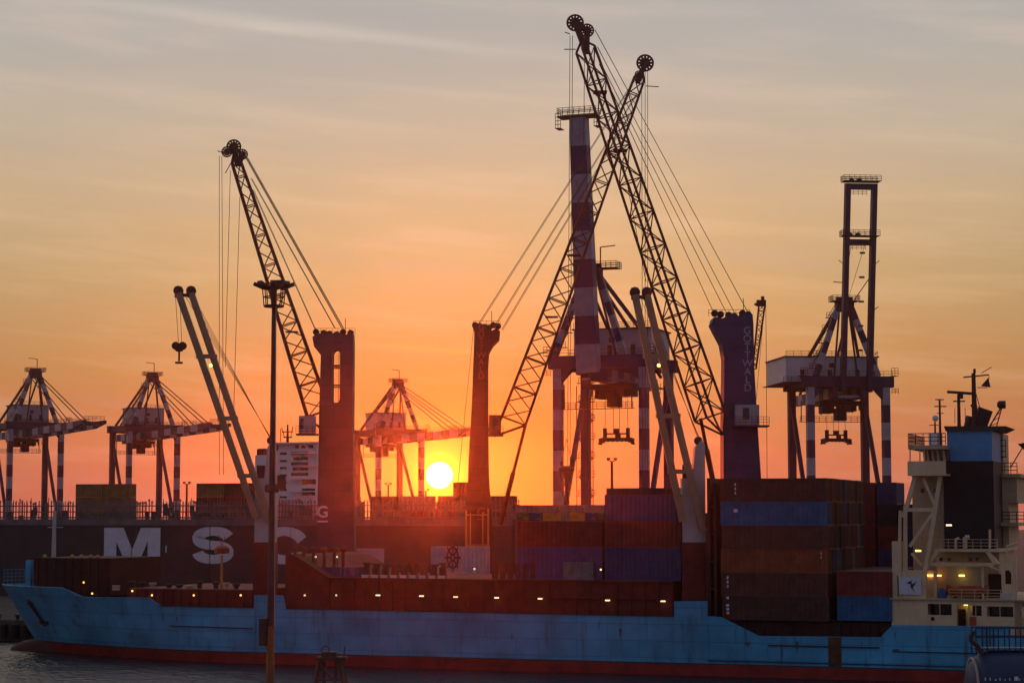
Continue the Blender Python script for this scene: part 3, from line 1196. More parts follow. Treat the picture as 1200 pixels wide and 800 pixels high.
# starboard-side wing seen past the funnel
b = MB()
sbox(b, 1167, 1192, 558, 589, 12, 22)
sbox(b, 1164, 1196, 555, 559, 11.5, 23)
sbox(b, 1167, 1176, 508, 555, 12.5, 18)
sbox(b, 1166, 1193, 612, 616, 10, 22)
sbox(b, 1166, 1183, 589, 643, 12, 22)
b.build('aft_bridge_house', M['beige_dark'], ship)
b = MB()
zz = SZ_(555, 1180, 11.7)
b.rail([(SU_(1173, 11.7), 11.7, zz), (SU_(1195, 11.7), 11.7, zz)], h=1.25, step=.6, r=.045)
zz = SZ_(535, 1180, 11.7)
b.bar((SU_(1167, 12), 12, zz), (SU_(1183, 12), 12, zz), .3, .12)
b.rail([(SU_(1172, 12), 12, zz), (SU_(1182, 12), 12, zz)], h=1.9, step=.7, r=.045)
zz = SZ_(612, 1180, 11)
b.rail([(SU_(1176, 11), 11, zz), (SU_(1202, 11), 11, zz)], h=1.2, step=.7, r=.045)
b.build('aft_railing', M['steel_red'], ship)
b = MB()
p0, p1 = sp(1184, 548, 11), sp(1199, 523, 11)
b.tube((p0[0], 11, p0[1]), (p1[0], 11, p1[1]), .07, 6)
b.sweep([(p1[0] - .6, 10.9, p1[1] + .3), (p1[0] + .5, 10.9, p1[1] + .5), (p1[0] + .3, 10.9, p1[1] - .6)], (0, .6, 0))
b.build('flagstaff', M['steel_red'], ship)
# masts
def mast(px, py0, py1, v, r, extra, name, m='steel_red'):
    b = MB()
    p0, p1 = sp(px, py0, v), sp(px, py1, v)
    b.tube((p0[0], v, p0[1] - .6), (p0[0], v, p1[1]), r, 8, r2=r * .75)
    for a, c, rr in extra:
        q0, q1 = sp(*a, v), sp(*c, v)
        b.tube((q0[0], v, q0[1]), (q1[0], v, q1[1]), rr, 6)
    o = b.build(name, M[m], ship)
    return o
m1 = mast(1142, 500, 437, 6, .30, [((1129, 442), (1159, 439), .09), ((1142, 437), (1142, 432), .16), ((1150, 437), (1162, 430), .05), ((1159, 440), (1158, 453), .04), ((1145, 454), (1157, 454), .05), ((1138, 474), (1142, 480), .14), ((1149, 480), (1142, 455), .05), ((1147, 500), (1143, 460), .05)], 'main_mast')
b = MB()
q0 = sp(1157, 449, 6)
b.sweep([(q0[0] - .7, 5.9, q0[1] - .3), (q0[0] + .35, 5.9, q0[1] - .45), (q0[0] + .1, 5.9, q0[1] + .6)], (0, .3, 0))
b.build('signal_shape', M['steel_dark'], m1)
m2 = mast(1124, 500, 462, 8, .22, [((1117, 470), (1131, 470), .09), ((1119, 478), (1119, 496), .04), ((1131, 478), (1131, 496), .04)], 'radar_mast')
b = MB()
q0, q1 = sp(1110, 459, 8), sp(1139, 461, 8)
b.bar((q0[0], 8, q0[1]), (q1[0], 8, q1[1]), .34, .30)
b.bx(q0[0] + 1.2, q0[0] + 1.75, 7.7, 8.3, q0[1] - .8, q0[1] - .2)
b.build('radar_scanner', M['steel_dark'], m2)
mast(1102, 521, 468, 4, .15, [((1096, 468), (1106, 468), .07), ((1095, 476), (1109, 476), .07), ((1098, 484), (1106, 484), .05)], 'signal_mast')
m3 = mast(1096, 512, 494, 5, .12, [((1089, 498), (1102, 498), .05)], 'antenna_mast')
b = MB()
q0 = sp(1096, 490, 5)
b.ball((q0[0], 5, q0[1]), .36, 12)
b.build('antenna_dome', M['white'], m3, smooth=True)
b = MB()
p0, p1 = sp(1160, 499, 5), sp(1175, 474, 5)
b.tube((p0[0], 5, p0[1]), (p1[0], 5, p1[1]), .09, 6)
p2 = sp(1168, 499, 5)
b.tube((p2[0], 5, p2[1]), (p1[0], 5, p1[1]), .07, 6)
for k in range(4):
    a = Vector((p0[0], 5, p0[1])).lerp(Vector((p1[0], 5, p1[1])), k / 4)
    c = Vector((p2[0], 5, p2[1])).lerp(Vector((p1[0], 5, p1[1])), (k + .6) / 4)
    b.tube(a, c, .04, 5)
b.lathe((p1[0] - .2, 5, p1[1]), [(.2, -.4), (.45, -.2), (.45, .5)], 10, 'X')
b.build('searchlight', M['steel_red'], ship)
# rails on the boat deck and poop
b = MB()
zz = zdk + .16
b.rail([(SU_(1112, .7), .7, zz), (SU_(1188, .7), .7, zz)], h=1.0, step=1.4, r=.03)
b.build('boat_deck_railing', M['beige'], ship)
b = MB()
for px_ in (1151, 1156, 1160):
    p0, p1 = sp(px_, 742, -.1), sp(px_, 733, -.1)
    b.bx(p0[0] - .07, p0[0] + .07, -.12, -.03, 2, p1[1])
b.build('boarding_ladder', M['line_dark'], ship)

# lifeboat on the boat deck
uL0, uL1 = SU_(1108, 1.8), SU_(1158, 1.8)
lb = thing('lifeboat', 'orange enclosed lifeboat stowed under the canopy of the beige deckhouse', 'lifeboat', s2w(uL0, 2.6, zdk + .16), -SA)
b = MB()
Ln = uL1 - uL0
secs = []
for i in range(13):
    s = i / 12
    w_ = 1.05 * (math.sin(math.pi * min(1, max(0, s * .94 + .03))) ** .45)
    zz = .12 + .25 * abs(2 * s - 1) ** 2.2
    ring_ = [(s * Ln, -w_ * .35, zz), (s * Ln, -w_ * .85, zz + .3), (s * Ln, -w_, zz + .72), (s * Ln, -w_ * .8, zz + 1.0), (s * Ln, 0, zz + 1.12),
             (s * Ln, w_ * .8, zz + 1.0), (s * Ln, w_, zz + .72), (s * Ln, w_ * .85, zz + .3), (s * Ln, w_ * .35, zz)]
    secs.append(ring_)
vs = [p for r_ in secs for p in r_]
fs = [(i * 9 + k, i * 9 + (k + 1) % 9, (i + 1) * 9 + (k + 1) % 9, (i + 1) * 9 + k) for i in range(12) for k in range(9)] + [tuple(range(9)), tuple(range(12 * 9, 13 * 9))]
b.add(vs, fs)
b.build('boat_hull', M['orange'], lb, smooth=True)
b = MB()
b.bx(Ln * .3, Ln * .72, -.6, .6, 1.1, 1.35)
b.build('boat_cover', M['orange'], lb)
b = MB()
for s in (.2, .8):
    b.bx(Ln * s - .1, Ln * s + .1, -.7, .7, 0, .3)
b.build('cradle', M['steel_dark'], lb)
tb = MB()
u0, z1 = sp(1099, 688, 1.5)
u1, z0 = sp(1108, 702, 1.5)
c_ = s2w(u0, 1.5, zdk + .16)
tbm = MB()
w_, h_ = u1 - u0, z1 - zdk - .16
tbm.add([(0, 0, 0), (w_, 0, 0), (w_, 1, 0), (0, 1, 0), (.08, .08, h_ * .8), (w_ - .06, .1, h_ * .7), (w_ - .1, .9, h_ * .72), (.1, .9, h_ * .84), (w_ * .5, .5, h_)],
        [(3, 2, 1, 0), (0, 1, 5, 4), (1, 2, 6, 5), (2, 3, 7, 6), (3, 0, 4, 7), (4, 5, 8), (5, 6, 8), (6, 7, 8), (7, 4, 8)])
o = tbm.build('covered_drum', M['tarp_blue'])
o.location = c_
o.rotation_euler = (0, 0, -SA)
tag(o, 'blue tarpaulin covered bundle beside the orange lifeboat', 'bundle')
# pale crate aft of the lifeboat
b = MB()
b.bx(0, 1.4, 0, .9, 0, .55)
b.bx(.1, 1.3, .1, .8, .55, .62)
o = b.build('equipment_box', M['banner'])
o.location = s2w(SU_(1172, 1.6), 1.6, zdk + .16)
o.rotation_euler = (0, 0, -SA)
tag(o, 'pale blue low equipment box on the boat deck aft of the lifeboat', 'box')
# banner on the side screen
fl = thing('banner', 'white banner with dark bird-like emblem hung on the beige side screen', 'banner', s2w(SU_(1054, V0), V0 - .10, SZ_(696, 1054, V0)), -SA)
bw, bh = SU_(1080, V0) - SU_(1054, V0), SZ_(676, 1054, V0) - SZ_(696, 1054, V0)
b = MB()
nn = 14
vs, fs = [], []
for i in range(nn + 1):
    for j in (0, 1):
        vs.append((bw * i / nn, -.04 + .05 * math.sin(i * 1.1 + j), bh * j - (.12 * i / nn) * 0))
fs = [(2 * i, 2 * i + 2, 2 * i + 3, 2 * i + 1) for i in range(nn)]
b.add(vs, fs)
o = b.build('cloth', M['banner'], fl)
o.modifiers.new('thick', 'SOLIDIFY').thickness = .03
b = MB()
b.tube((-.08, -.03, -.25), (-.14, -.03, bh + .2), .05, 6)
b.build('staff', M['steel_dark'], fl)
b = MB()
cx, cz = bw * .58, bh * .5
for pts in ([(-.55, .35), (.05, .62), (-.1, .22)], [(-.12, .3), (.22, .2), (.1, -.3), (-.1, -.2)], [(.18, .2), (.5, .55), (.3, .0)], [(-.02, -.2), (.35, -.72), (.12, -.25)]):
    b.prism([(cx + x, cz + y) for x, y in pts], -.15, -.11)
b.build('emblem', M['emblem'], fl)

# ------------------------------------------------------------------ containers on the feeder ship
def on_ship(u, v, z):
    return s2w(u, v, z)


zb = SZ_(726.5, 900, .5)
zt = SZ_(560, 900, .5)
TH = (zt - zb) / 6
uA = SU_(845, .5)
random.seed(3)
near = ['dark brown', 'brown', 'orange brown', 'brown', 'blue', 'dark brown']
pool = ['dark brown', 'black', 'dark red', 'dark blue', 'brown', 'teal blue', 'grey', 'dark brown', 'brown', 'black']
for r in range(9):
    for ti in range(6):
        if r > 0 and ti < 2:
            continue
        c = near[ti] if r == 0 else random.choice(pool)
        if r == 0:
            lab = f'{c} container in the near face of the aft stack, {"bottom" if ti == 0 else "topmost" if ti == 5 else ORD[ti] + " from bottom"}'
        else:
            lab = f'{c} container in aft stack, {ORD[r]} row from the near face, {"top tier" if ti == 5 else ORD[5 - ti] + " tier down"}'
        cnt = container(12.19, 2.591, c, lab, on_ship(uA + (.12 if (r + ti) % 3 == 0 else 0), .5 + r * 2.52, zb + ti * TH), -SA, 'containers in the tall aft stack', (TH - .015) / 2.591)
    # painted marks of the near face
MK = MB()
for px_, py0, py1, w_ in ((861.5, 564, 579, .16), (861.5, 594, 600, .55), (852.5, 668, 688, .2), (852.5, 697, 719, .34), (990, 701, 706, .4), (1027, 704, 708, .3), (962, 645, 654, .12), (615, 616, 620, .8)):
    v_ = .5 if px_ > 800 else 2.2
    uu, z1_ = sp(px_, py0, v_)
    z0_ = sp(px_, py1, v_)[1]
    mk = MB()
    n_ = max(1, int((z1_ - z0_) / .42))
    for k in range(n_):
        if n_ > 1 and k % 4 == 3:
            continue
        zz = z0_ + (z1_ - z0_) * k / n_
        mk.bx(uu - w_ / 2 * (.6 + .4 * ((k * 7) % 3) / 2), uu + w_ / 2, v_ - .012, v_ + .06, zz, zz + (z1_ - z0_) / n_ * .62)
    best = None
    cw = s2w(uu, v_, (z0_ + z1_) / 2)
    for o_ in COL.objects:
        if o_.get('category') == 'container' and o_.parent is None:
            d_ = cw - o_.location
            lu, lv_, lz = d_.dot(SU), d_.dot(SV), d_.z
            if -.2 < lv_ < 1 and 0 < lu < 12.2 and 0 < lz < 2.9 and (best is None or lz < best[1]):
                best = (o_, lz)
    if best:
        o_ = best[0]
        for i_, p_ in enumerate(mk.v):
            d_ = s2w(p_.x, p_.y, p_.z) - o_.location
            mk.v[i_] = Vector((d_.dot(SU) / o_.scale.x, d_.dot(SV) / o_.scale.y, d_.z / o_.scale.z))
        mk.build('painted_mark', M['letter_white'], o_)
# a dark support block under the inner rows (hidden cargo deck)
b = MB()
b.bx(uA + .2, uA + 11.9, 3.1, 23.2, 5.0, zb + 2 * TH - .02)
b.build('cell_guide', M['deck_dark'], ship)
# 20-foot bay aft of it
uB = SU_(981, .5)
z20 = SZ_(727, 1010, .5)
t20 = (SZ_(669, 1010, .5) - z20) / 2
for r in range(9):
    for ti in range(2):
        if r > 0 and ti == 0:
            continue
        c = ['blue', 'dark red'][ti] if r == 0 else ['dark brown', 'grey', 'dark red', 'brown', 'dark blue', 'black', 'brown', 'dark red'][r - 1]
        lab = (f'short {c} container, {"lower" if ti == 0 else "upper"} of two beside the deckhouse side screen' if r == 0 else
               f'short {c} container between aft stack and deckhouse, {ORD[r]} row from the near side')
        container(6.058, 2.591, c, lab, on_ship(uB, .5 + r * 2.52, z20 + ti * t20), -SA, 'short containers forward of the deckhouse', (t20 - .02) / 2.591)
b = MB()
b.bx(uB + .1, uB + 5.9, 3.1, 23.2, 5.0, z20 + t20 - .02)
b.build('cell_guide', M['deck_dark'], ship)
# white marks on the blue 20-foot container and others
# forward bays
zfb = ZC + .02
uF2, uF1 = SU_(709, 2.2), SU_(605, 2.2)
hF = [(SZ_(641, 700, 2.2) - zfb), SZ_(610, 700, 2.2) - SZ_(641, 700, 2.2), SZ_(579, 750, 2.2) - SZ_(610, 750, 2.2)]
z = zfb
colsF2 = ['dark blue', 'dark red', 'dark blue']
colsF1 = ['purple blue', 'dark red']
names = ['lowest', 'middle', 'top']
for ti in range(3):
    container(9.125, 2.896, colsF2[ti], f'{colsF2[ti]} container, {names[ti]} of three stacked just forward of the aft ship crane', on_ship(SU_(709, 2.2), 2.2, z), -SA, 'containers on the forward hatches', (hF[ti] - .02) / 2.896)
    if ti < 2:
        container(10.6, 2.896, colsF1[ti], f'{colsF1[ti]} container on the hatch under the coloured frames, {"lower" if ti == 0 else "upper"} of two', on_ship(uF1, 2.2, z), -SA, 'containers on the forward hatches', (hF[ti] - .02) / 2.896)
    z += hF[ti]
container(9.125, 2.896, 'black', 'black container topping the second row behind the three stacked blue ones', on_ship(SU_(711, 5), 5.0, z - hF[2] + .95), -SA, 'containers on the forward hatches', 1.0)
# low hatch stack under that one
b = MB()
b.bx(SU_(709, 5) + .1, SU_(709, 5) + 8.9, 5.0, 22, ZC, z - hF[2] + .93)
b.bx(uF1 + .1, uF1 + 10.4, 5.0, 22, ZC, z - hF[2] - .05)
b.build('cell_guide', M['deck_dark'], ship)
# small grey reefer and purple box low on the hatch
container(6.058, 2.591, 'purple blue', 'long low purple container at the foot of the ramped hatch side', on_ship(SU_(368, 3.4), 3.4, ZC - .9), -SA, 'containers on the forward hatches', .82)
container(6.058, 2.591, 'grey', 'grey container standing low before the purple blue one on the forward hatch', on_ship(SU_(655, 0.4) + .2, -.3 + .0 + 2.2 - 2.45 + 2.0, ZC + .02), -SA, 'containers on the forward hatches', .82).scale = (.6, .3, .80)

# coloured flat frames on top of bay one
zt1 = zfb + hF[0] + hF[1]
cols = [('green', 605, 620), ('dark blue', 622, 634), ('yellow', 636, 652), ('yellow', 668, 684), ('dark blue', 686, 698), ('green', 700, 708)]
for i, (c, a, d) in enumerate(cols):
    b = MB()
    u0, u1 = SU_(a, 3), SU_(d, 3)
    h_ = .95
    b.bx(0, u1 - u0, 0, 1.9, 0, .2)
    b.bx(0, .14, 0, 1.9, .2, h_)
    b.bx(u1 - u0 - .14, u1 - u0, 0, 1.9, .2, h_)
    b.bx(.14, u1 - u0 - .14, .08, .16, .3, h_ - .06)
    b.bx(.14, u1 - u0 - .14, 1.74, 1.82, .3, h_ - .06)
    o = b.build('cargo_skip', M['c_' + c])
    o.location = s2w(u0, 3, zt1)
    o.rotation_euler = (0, 0, -SA)
    side = 'left' if i < 3 else 'right'
    tag(o, f'{c} open cargo skip on the dark red container, {side} of the hanging hook block', 'skip', 'coloured skips on the dark red container')

# dark containers standing end-on on the pier beyond the aft stack
random.seed(5)
for i in range(3):
    for k in range((7, 7, 6)[i]):
        v_ = 32.0
        u_ = SU_(1003, v_, 620) + i * 2.75
        c = random.choice(['black', 'dark blue', 'dark brown', 'dark blue', 'black', 'dark red'])
        t = container(6.058, 2.591, c, f'{c} container end-on on the pier before the bridge, {["left", "middle", "right"][i]} column, {"topmost" if k == (6, 6, 5)[i] else ORD[(6, 6, 5)[i] - k] + " down"}',
                      s2w(u_, v_ + 6.058, 3.0 + k * 2.74), -SA - R(90), 'end-on containers on the pier', 2.73 / 2.591)

# ------------------------------------------------------------------ ship cranes
def ship_crane(label, Y, base_px, house, legsL, legsR, ties, lamp, hook, ropes, red_bot):
    g = W(base_px, 700, Y)
    t = thing('ship_crane', label, 'crane', (g.x, g.y, 5.6), 0, 'pale deck cranes on the blue ship', world=True)
    x0, x1, py_top, py_mid = house
    a, c = W(x0, py_mid, Y), W(x1, py_mid, Y)
    b = MB()
    d = 2.6
    b.bx(a.x - .1, c.x + .1, Y - .1, Y + d + .1, 5.6, a.z)
    b.build('pedestal', M['deck_red'], t)
    b = MB()
    zt_ = W(x0, py_top, Y).z
    zsh = W(x0, py_top + 45, Y).z
    b.bx(a.x, c.x, Y, Y + d, a.z + .003, zsh)
    mid = a.x + (c.x - a.x) * .45
    b.sweep([(mid, Y + .02, zsh), (c.x, Y + .02, zsh), (c.x, Y + .02, zt_ - .6), (c.x - .35, Y + .02, zt_), (mid + .35, Y + .02, zt_ - .9)], (0, d - .04, 0))
    b.build('crane_house', M['grey_white'], t)
    b = MB()
    b.bx(a.x + .15, mid - .05, Y + .5, Y + 1.9, zsh + .003, zsh + 1.6)
    b.build('operator_cab', M['steel_dark'], t)
    b = MB()
    b.lathe((c.x - .7, Y + .5, zt_ - .1), [(.15, 0), (.5, .05), (.5, .5), (.15, .55)], 12, 'Y')
    b.lathe((c.x - .2, Y + .9, zt_ - .9), [(.15, 0), (.5, .05), (.5, .5), (.15, .55)], 12, 'Y')
    b.build('rope_sheave', M['steel_dark'], t)
    top_d, bot_d = -5.0, -.5
    Lb, Lt = W(*legsL[0], Y + bot_d), W(*legsL[1], Y + top_d)
    Rb, Rt = W(*legsR[0], Y + bot_d - .1), W(*legsR[1], Y + top_d + 1.0)
    b = MB()
    for p, q_ in ((Lb, Lt), (Rb, Rt)):
        b.bar(p, q_, .78, .8, up=(0, 1, 0))
    for (px0, px1, py) in ties:
        fa = (Lb.z - W(px0, py, Y + (top_d + bot_d) / 2).z) / (Lb.z - Lt.z)
        p = Lb.lerp(Lt, fa)
        q_ = Rb.lerp(Rt, (Rb.z - p.z) / (Rb.z - Rt.z))
        b.bar(p + Vector((-.5, -.05, 0)), q_ + Vector((.5, -.05, 0)), .6, .5)
    boom = b.build('boom', M['boom_paint'], t)
    b = MB()
    for p in (Lt, Rt):
        b.lathe(p + Vector((0, -.3, .25)), [(.2, 0), (.6, .04), (.6, .62), (.2, .66)], 14, 'Y')
        b.bar(p + Vector((0, 0, -.6)), p + Vector((0, 0, .75)), .85, .5)
    b.bar(Lt + Vector((0, 0, -.3)), Rt + Vector((0, 0, -.3)), .4, .4)
    b.build('boom_head', M['steel_red'], boom)
    b = MB()
    lp = W(lamp[0], lamp[1], Y - 2.9)
    b.ball(lp, .20, 10)
    b.build('boom_lamp', M['lamp_yellow'], boom)
    b = MB()
    tp = Vector((c.x - .5, Y + .7, zt_ + .1))
    for k, s in enumerate((0, .25, .5, .8)):
        b.tube(Rt.lerp(Lt, s * .8) + Vector((0, .2, 0)), tp + Vector((-.25 + k * .2, .1 * k, -.25 * k)), .03, 4)
    b.build('luffing_rope', M['rope'], t)
    if hook:
        b = MB()
        hp = W(hook[0], hook[1], Y + top_d - .3)
        b.tube(Lt + Vector((-.35, -.3, .2)), hp + Vector((-.1, 0, .6)), .03, 4)
        b.tube(Lt + Vector((.2, -.3, .2)), hp + Vector((.3, 0, .6)), .03, 4)
        b.build('hoist_rope', M['rope'], t)
        b = MB()
        for s in (-.42, .42):
            b.lathe(hp + Vector((s, -.2, .2)), [(.15, 0), (.5, .04), (.5, .4), (.15, .44)], 14, 'Y')
        b.sweep([hp + Vector(v) for v in ((-.9, -.15, .25), (.9, -.15, .25), (.35, -.15, -.5), (-.35, -.15, -.5))], (0, .3, 0))
        b.tube(hp + Vector((0, 0, -.5)), hp + Vector((0, 0, -1.7)), .12, 8)
        b.bx(hp.x - .45, hp.x + .45, hp.y - .15, hp.y + .15, hp.z - 2.0, hp.z - 1.75)
        b.build('hook_block', M['steel_red'], t, smooth=False)
    return t


M['boom_paint'] = mat('boom_paint', (.36, .24, .15), .6, .2, .5, rust=.4)
Yl = (SO + SU * SU_(308, 2.6) + SV * 2.6).y
ship_crane('pale deck crane on the forward hatch, hook block hanging beside its tall boom', Yl, 308, (298, 322, 515, 635), [(300, 606), (209, 343)], [(316, 612), (224, 343)],
           [(233, 250, 418), (255, 275, 490), (285, 310, 557)], (247, 428), (210, 407), None, None)
Yr = (SO + SU * SU_(813, 2.6) + SV * 2.6).y
ship_crane('pale deck crane between the forward containers and the tall aft stack, without a hook', Yr, 813, (800, 827, 515, 635), [(800, 610), (744, 345)], [(824, 622), (758, 345)],
           [(763, 780, 418), (778, 790, 487), (790, 810, 552)], (772, 428), None, None, None)
# dark lashing bridge between crane and aft stack
b = MB()
u0, u1 = SU_(830, 1), SU_(841, 1)
b.bx(u0, u0 + .35, .8, 24, 5.2, SZ_(560, 835, 1))
b.bx(u1 - .35, u1, .8, 24, 5.2, SZ_(566, 835, 1))
for k in range(5):
    zz = 6.5 + k * 3.1
    b.bx(u0 + .35, u1 - .35, .8, 24, zz, zz + .2)
b.bx(u0 + .35, u1 - .35, 3, 23, 5.2, SZ_(575, 835, 1))
b.build('lashing_bridge', M['deck_dark'], ship)

# ------------------------------------------------------------------ mobile harbour cranes
def lattice(b, p0, p1, w0, w1, d0, d1, nb, rc, rl, e1, taper0=0.0, taper1=0.0):
    """four-chord lattice boom from p0 to p1; w along e1, d along the third axis"""
    p0, p1 = Vector(p0), Vector(p1)
    ax = (p1 - p0).normalized()
    e1 = (Vector(e1) - ax * Vector(e1).dot(ax)).normalized()
    e2 = ax.cross(e1).normalized()

    def corner(s, i):
        f = 1.0
        w, d = w0 + (w1 - w0) * s, d0 + (d1 - d0) * s
        c = p0.lerp(p1, s)
        a, e = ((-1, -1), (1, -1), (1, 1), (-1, 1))[i]
        return c + e1 * (a * w / 2) + e2 * (e * d / 2)
    for i in range(4):
        b.tube(corner(0, i), corner(1, i), rc, 7)
    for k in range(nb):
        s0, s1 = k / nb, (k + 1) / nb
        for i in range(4):
            j = (i + 1) % 4
            if (k + i) % 2:
                b.tube(corner(s0, i), corner(s1, j), rl, 4)
            else:
                b.tube(corner(s0, j), corner(s1, i), rl, 4)
            if k % 2 == 0:
                b.tube(corner(s0, i), corner(s0, j), rl, 4)
    return corner


def sheave(b, c, r, nsp=12):
    c = Vector(c)
    b.ring(c, r, r * .13, 24, 6, 'Y')
    b.lathe(c + Vector((0, -.12, 0)), [(r * .62, 0), (r * .68, .05), (r * .68, .2), (r * .62, .24)], 18, 'Y')
    for k in range(nsp):
        a = 2 * math.pi * k / nsp
        d = Vector((math.cos(a), 0, math.sin(a)))
        b.bar(c + d * r * .6, c + d * r * .97, r * .26, .16, up=(0, 1, 0))


def harbour_crane(label, Y, outline, depth, boom, tower_mat, cab, cyl, letters, glogo, stays, hoists, slot=None, sheaves=(), e1tilt=0.0, aux=None):
    P = [W(px, py, Y) for px, py in outline]
    pts = [(p.x, p.z) for p in P]
    cx = sum(x for x, _ in pts) / len(pts)
    t = thing('mobile_harbour_crane', label, 'crane', (cx, Y + depth / 2, 3.0), 0, 'tower cranes on the pier behind the blue ship', world=True)
    # tower
    b = MB()
    bot = 7.2
    if slot:
        sx0, sx1, sy0, sy1 = slot
        A, Bp = W(sx0, sy0, Y), W(sx1, sy1, Y)
        X0, X1, Z1, Z0 = A.x, Bp.x, A.z, Bp.z
        rr = (X1 - X0) / 2
        mx = (X0 + X1) / 2
        left = outline_split(pts, mx, True)
        right = outline_split(pts, mx, False)
        arcL = [(mx - rr * math.sin(a), Z1 - rr + rr * math.cos(a)) for a in [math.pi / 2 * k / 5 for k in range(6)]] + [(mx - rr * math.cos(a), Z0 + rr - rr * math.sin(a)) for a in [math.pi / 2 * k / 5 for k in range(6)]]
        arcR = [(2 * mx - x, z_) for x, z_ in arcL]
        b.prism(left + arcL, Y, Y + depth)
        b.prism(right + arcR, Y, Y + depth)
        tw = b.build('tower', M[tower_mat], t)
        b = MB()
        for f in (.30, .34, .66, .70):
            zz = Z1 + (Z0 - Z1) * f
            b.bar((X0, Y + 1, zz), (X1, Y + 1, zz), .3, .22)
        for k in range(24):
            zz = Z0 + (Z1 - Z0) * (k + .5) / 24
            b.tube((X0 + .3, Y + 2, zz), (X1 - .3, Y + 2, zz), .035, 4)
        b.tube((X1 - .3, Y + 2, Z0), (X1 - .3, Y + 2, Z1), .05, 4)
        b.build('ladder', M['steel_red'], tw)
    else:
        b.prism(pts, Y, Y + depth)
        tw = b.build('tower', M[tower_mat], t)
    zt_ = max(z_ for _, z_ in pts)
    xs = [x for x, z_ in pts if z_ > zt_ - 2.4]
    b = MB()
    for k in range(6):
        x = min(xs) + (max(xs) - min(xs)) * (k + .5) / 6
        b.lathe((x, Y + .4 + (k % 2) * 1.5, zt_ + .02 - (.35 if k in (2, 3) else .1)), [(.1, 0), (.48, .03), (.48, .3), (.1, .34)], 12, 'Y')
    b.tube((max(xs) - 1.2, Y + 1, zt_ - .2), (max(xs) - 1.2, Y + 1, zt_ + 2.0), .05, 5)
    b.rail([(min(xs), Y + depth - .1, zt_ - .1), (max(xs), Y + depth - .1, zt_ - .1)], h=.9, step=.9, r=.03, rows=2)
    b.build('tower_sheave', M['steel_dark'], tw)
    # undercarriage
    xl = min(x for x, _ in pts)
    xr = max(x for x, _ in pts)
    b = MB()
    b.bx(cx - 9, cx + 9, Y - 3.5, Y + depth + 3.5, 4.2, 6.2)
    b.lathe((cx, Y + depth / 2, 6.2), [(2.6, 0), (2.6, .999)], 20)
    for sx in (-1, 1):
        for sy in (-1, 1):
            b.bx(cx + sx * 9.5 - .8, cx + sx * 9.5 + .8, Y + depth / 2 + sy * 6.5 - .8, Y + depth / 2 + sy * 6.5 + .8, 3.0, 3.3)
            b.tube((cx + sx * 9.5, Y + depth / 2 + sy * 6.5, 3.3), (cx + sx * 9.5, Y + depth / 2 + sy * 6.5, 5.4), .3, 8)
            b.bar((cx + sx * 8, Y + depth / 2 + sy * 4, 5.2), (cx + sx * 9.8, Y + depth / 2 + sy * 6.8, 5.2), .9, .8)
    for k in range(7):
        for sy in (-1, 1):
            b.lathe((cx - 7.5 + k * 2.5, Y + depth / 2 + sy * 2.4 - .35, 3.75), [(.3, 0), (.75, .03), (.75, .67), (.3, .7)], 12, 'Y')
    b.build('undercarriage', M['steel_dark'], t)
    b = MB()
    sgn = -1 if boom['head'][0] < boom['foot'][0] else 1
    b.bx(cx - sgn * 1.0, cx - sgn * 7.5, Y - .8, Y + depth + .8, 7.202, 10.2)
    b.bx(cx - 2.6, cx + 2.6, Y - .9, Y + depth + .9, 7.2, 8.0)
    b.build('machinery_house', M[tower_mat], t)
    # boom
    yb = Y + boom.get('dy', -2.0)
    foot = W(*boom['foot'], yb + 1.2)
    knee = W(*boom['knee'], yb)
    head = W(*boom['head'], yb + boom.get('lean', 0))
    ax = (head - knee).normalized()
    e1 = Vector((ax.z, 0, -ax.x))
    e1 = e1 * math.cos(e1tilt) + Vector((0, 1, 0)) * math.sin(e1tilt)
    b = MB()
    cor = lattice(b, knee, head, boom['w0'], boom['w1'], boom['d0'], boom['d1'], boom['nb'], boom.get('rc', .17), boom.get('rl', .075), e1)
    for i in range(4):
        b.tube(cor(0, i), foot + Vector((0, (-.8 if i < 2 else .8), 0)), .15, 6)
        b.tube(cor(1, i), head + ax * 1.4, .16, 6)
    for k in boom.get('plat', ()):
        c_ = knee.lerp(head, k)
        b.bx(c_.x - .9, c_.x + .9, c_.y - 1.1, c_.y + 1.1, c_.z, c_.z + .1)
    bo = b.build('boom', M['lattice'], t)
    b = MB()
    for (px, py, r_) in sheaves:
        c_ = W(px, py, head.y - .6)
        sheave(b, c_, r_)
    hp = head + ax * .6
    s0 = W(sheaves[0][0], sheaves[0][1], head.y - .3)
    s1 = W(sheaves[-1][0], sheaves[-1][1], head.y - .3)
    for yy in (-.5, .5):
        for s in (s0, s1):
            b.bar(head - ax * .6 + Vector((0, yy, 0)), s + Vector((0, yy, 0)), .7, .2, up=(0, 1, 0))
        b.bar(s0 + Vector((0, yy, 0)), s1 + Vector((0, yy, 0)), .5, .2, up=(0, 1, 0))
    if boom.get('mast'):
        for (a, c) in boom['mast']:
            b.tube(W(*a, head.y), W(*c, head.y), .07, 5)
    b.build('boom_head', M['steel_red'], bo)
    # luffing cylinder
    if cyl:
        b = MB()
        a, c = W(*cyl[0], yb), W(*cyl[1], yb + 1.5)
        m_ = a.lerp(c, .48)
        b.tube(a, m_, .24, 10)
        b.tube(m_, c, .36, 10)
        b.build('luffing_cylinder', M['lattice'], t)
    # cab
    x0, x1, y0, y1 = cab['box']
    yc = Y - 1.6
    a, c = W(x0, y0, yc), W(x1, y1, yc)
    b = MB()
    b.bx(a.x, c.x, yc, yc + 1.9, c.z, a.z)
    cb = b.build('cab', M[cab.get('mat', 'sts_house')], t)
    b = MB()
    wdt = c.x - a.x
    hgt = a.z - c.z
    f0, f1 = cab.get('win', (.45, .85))
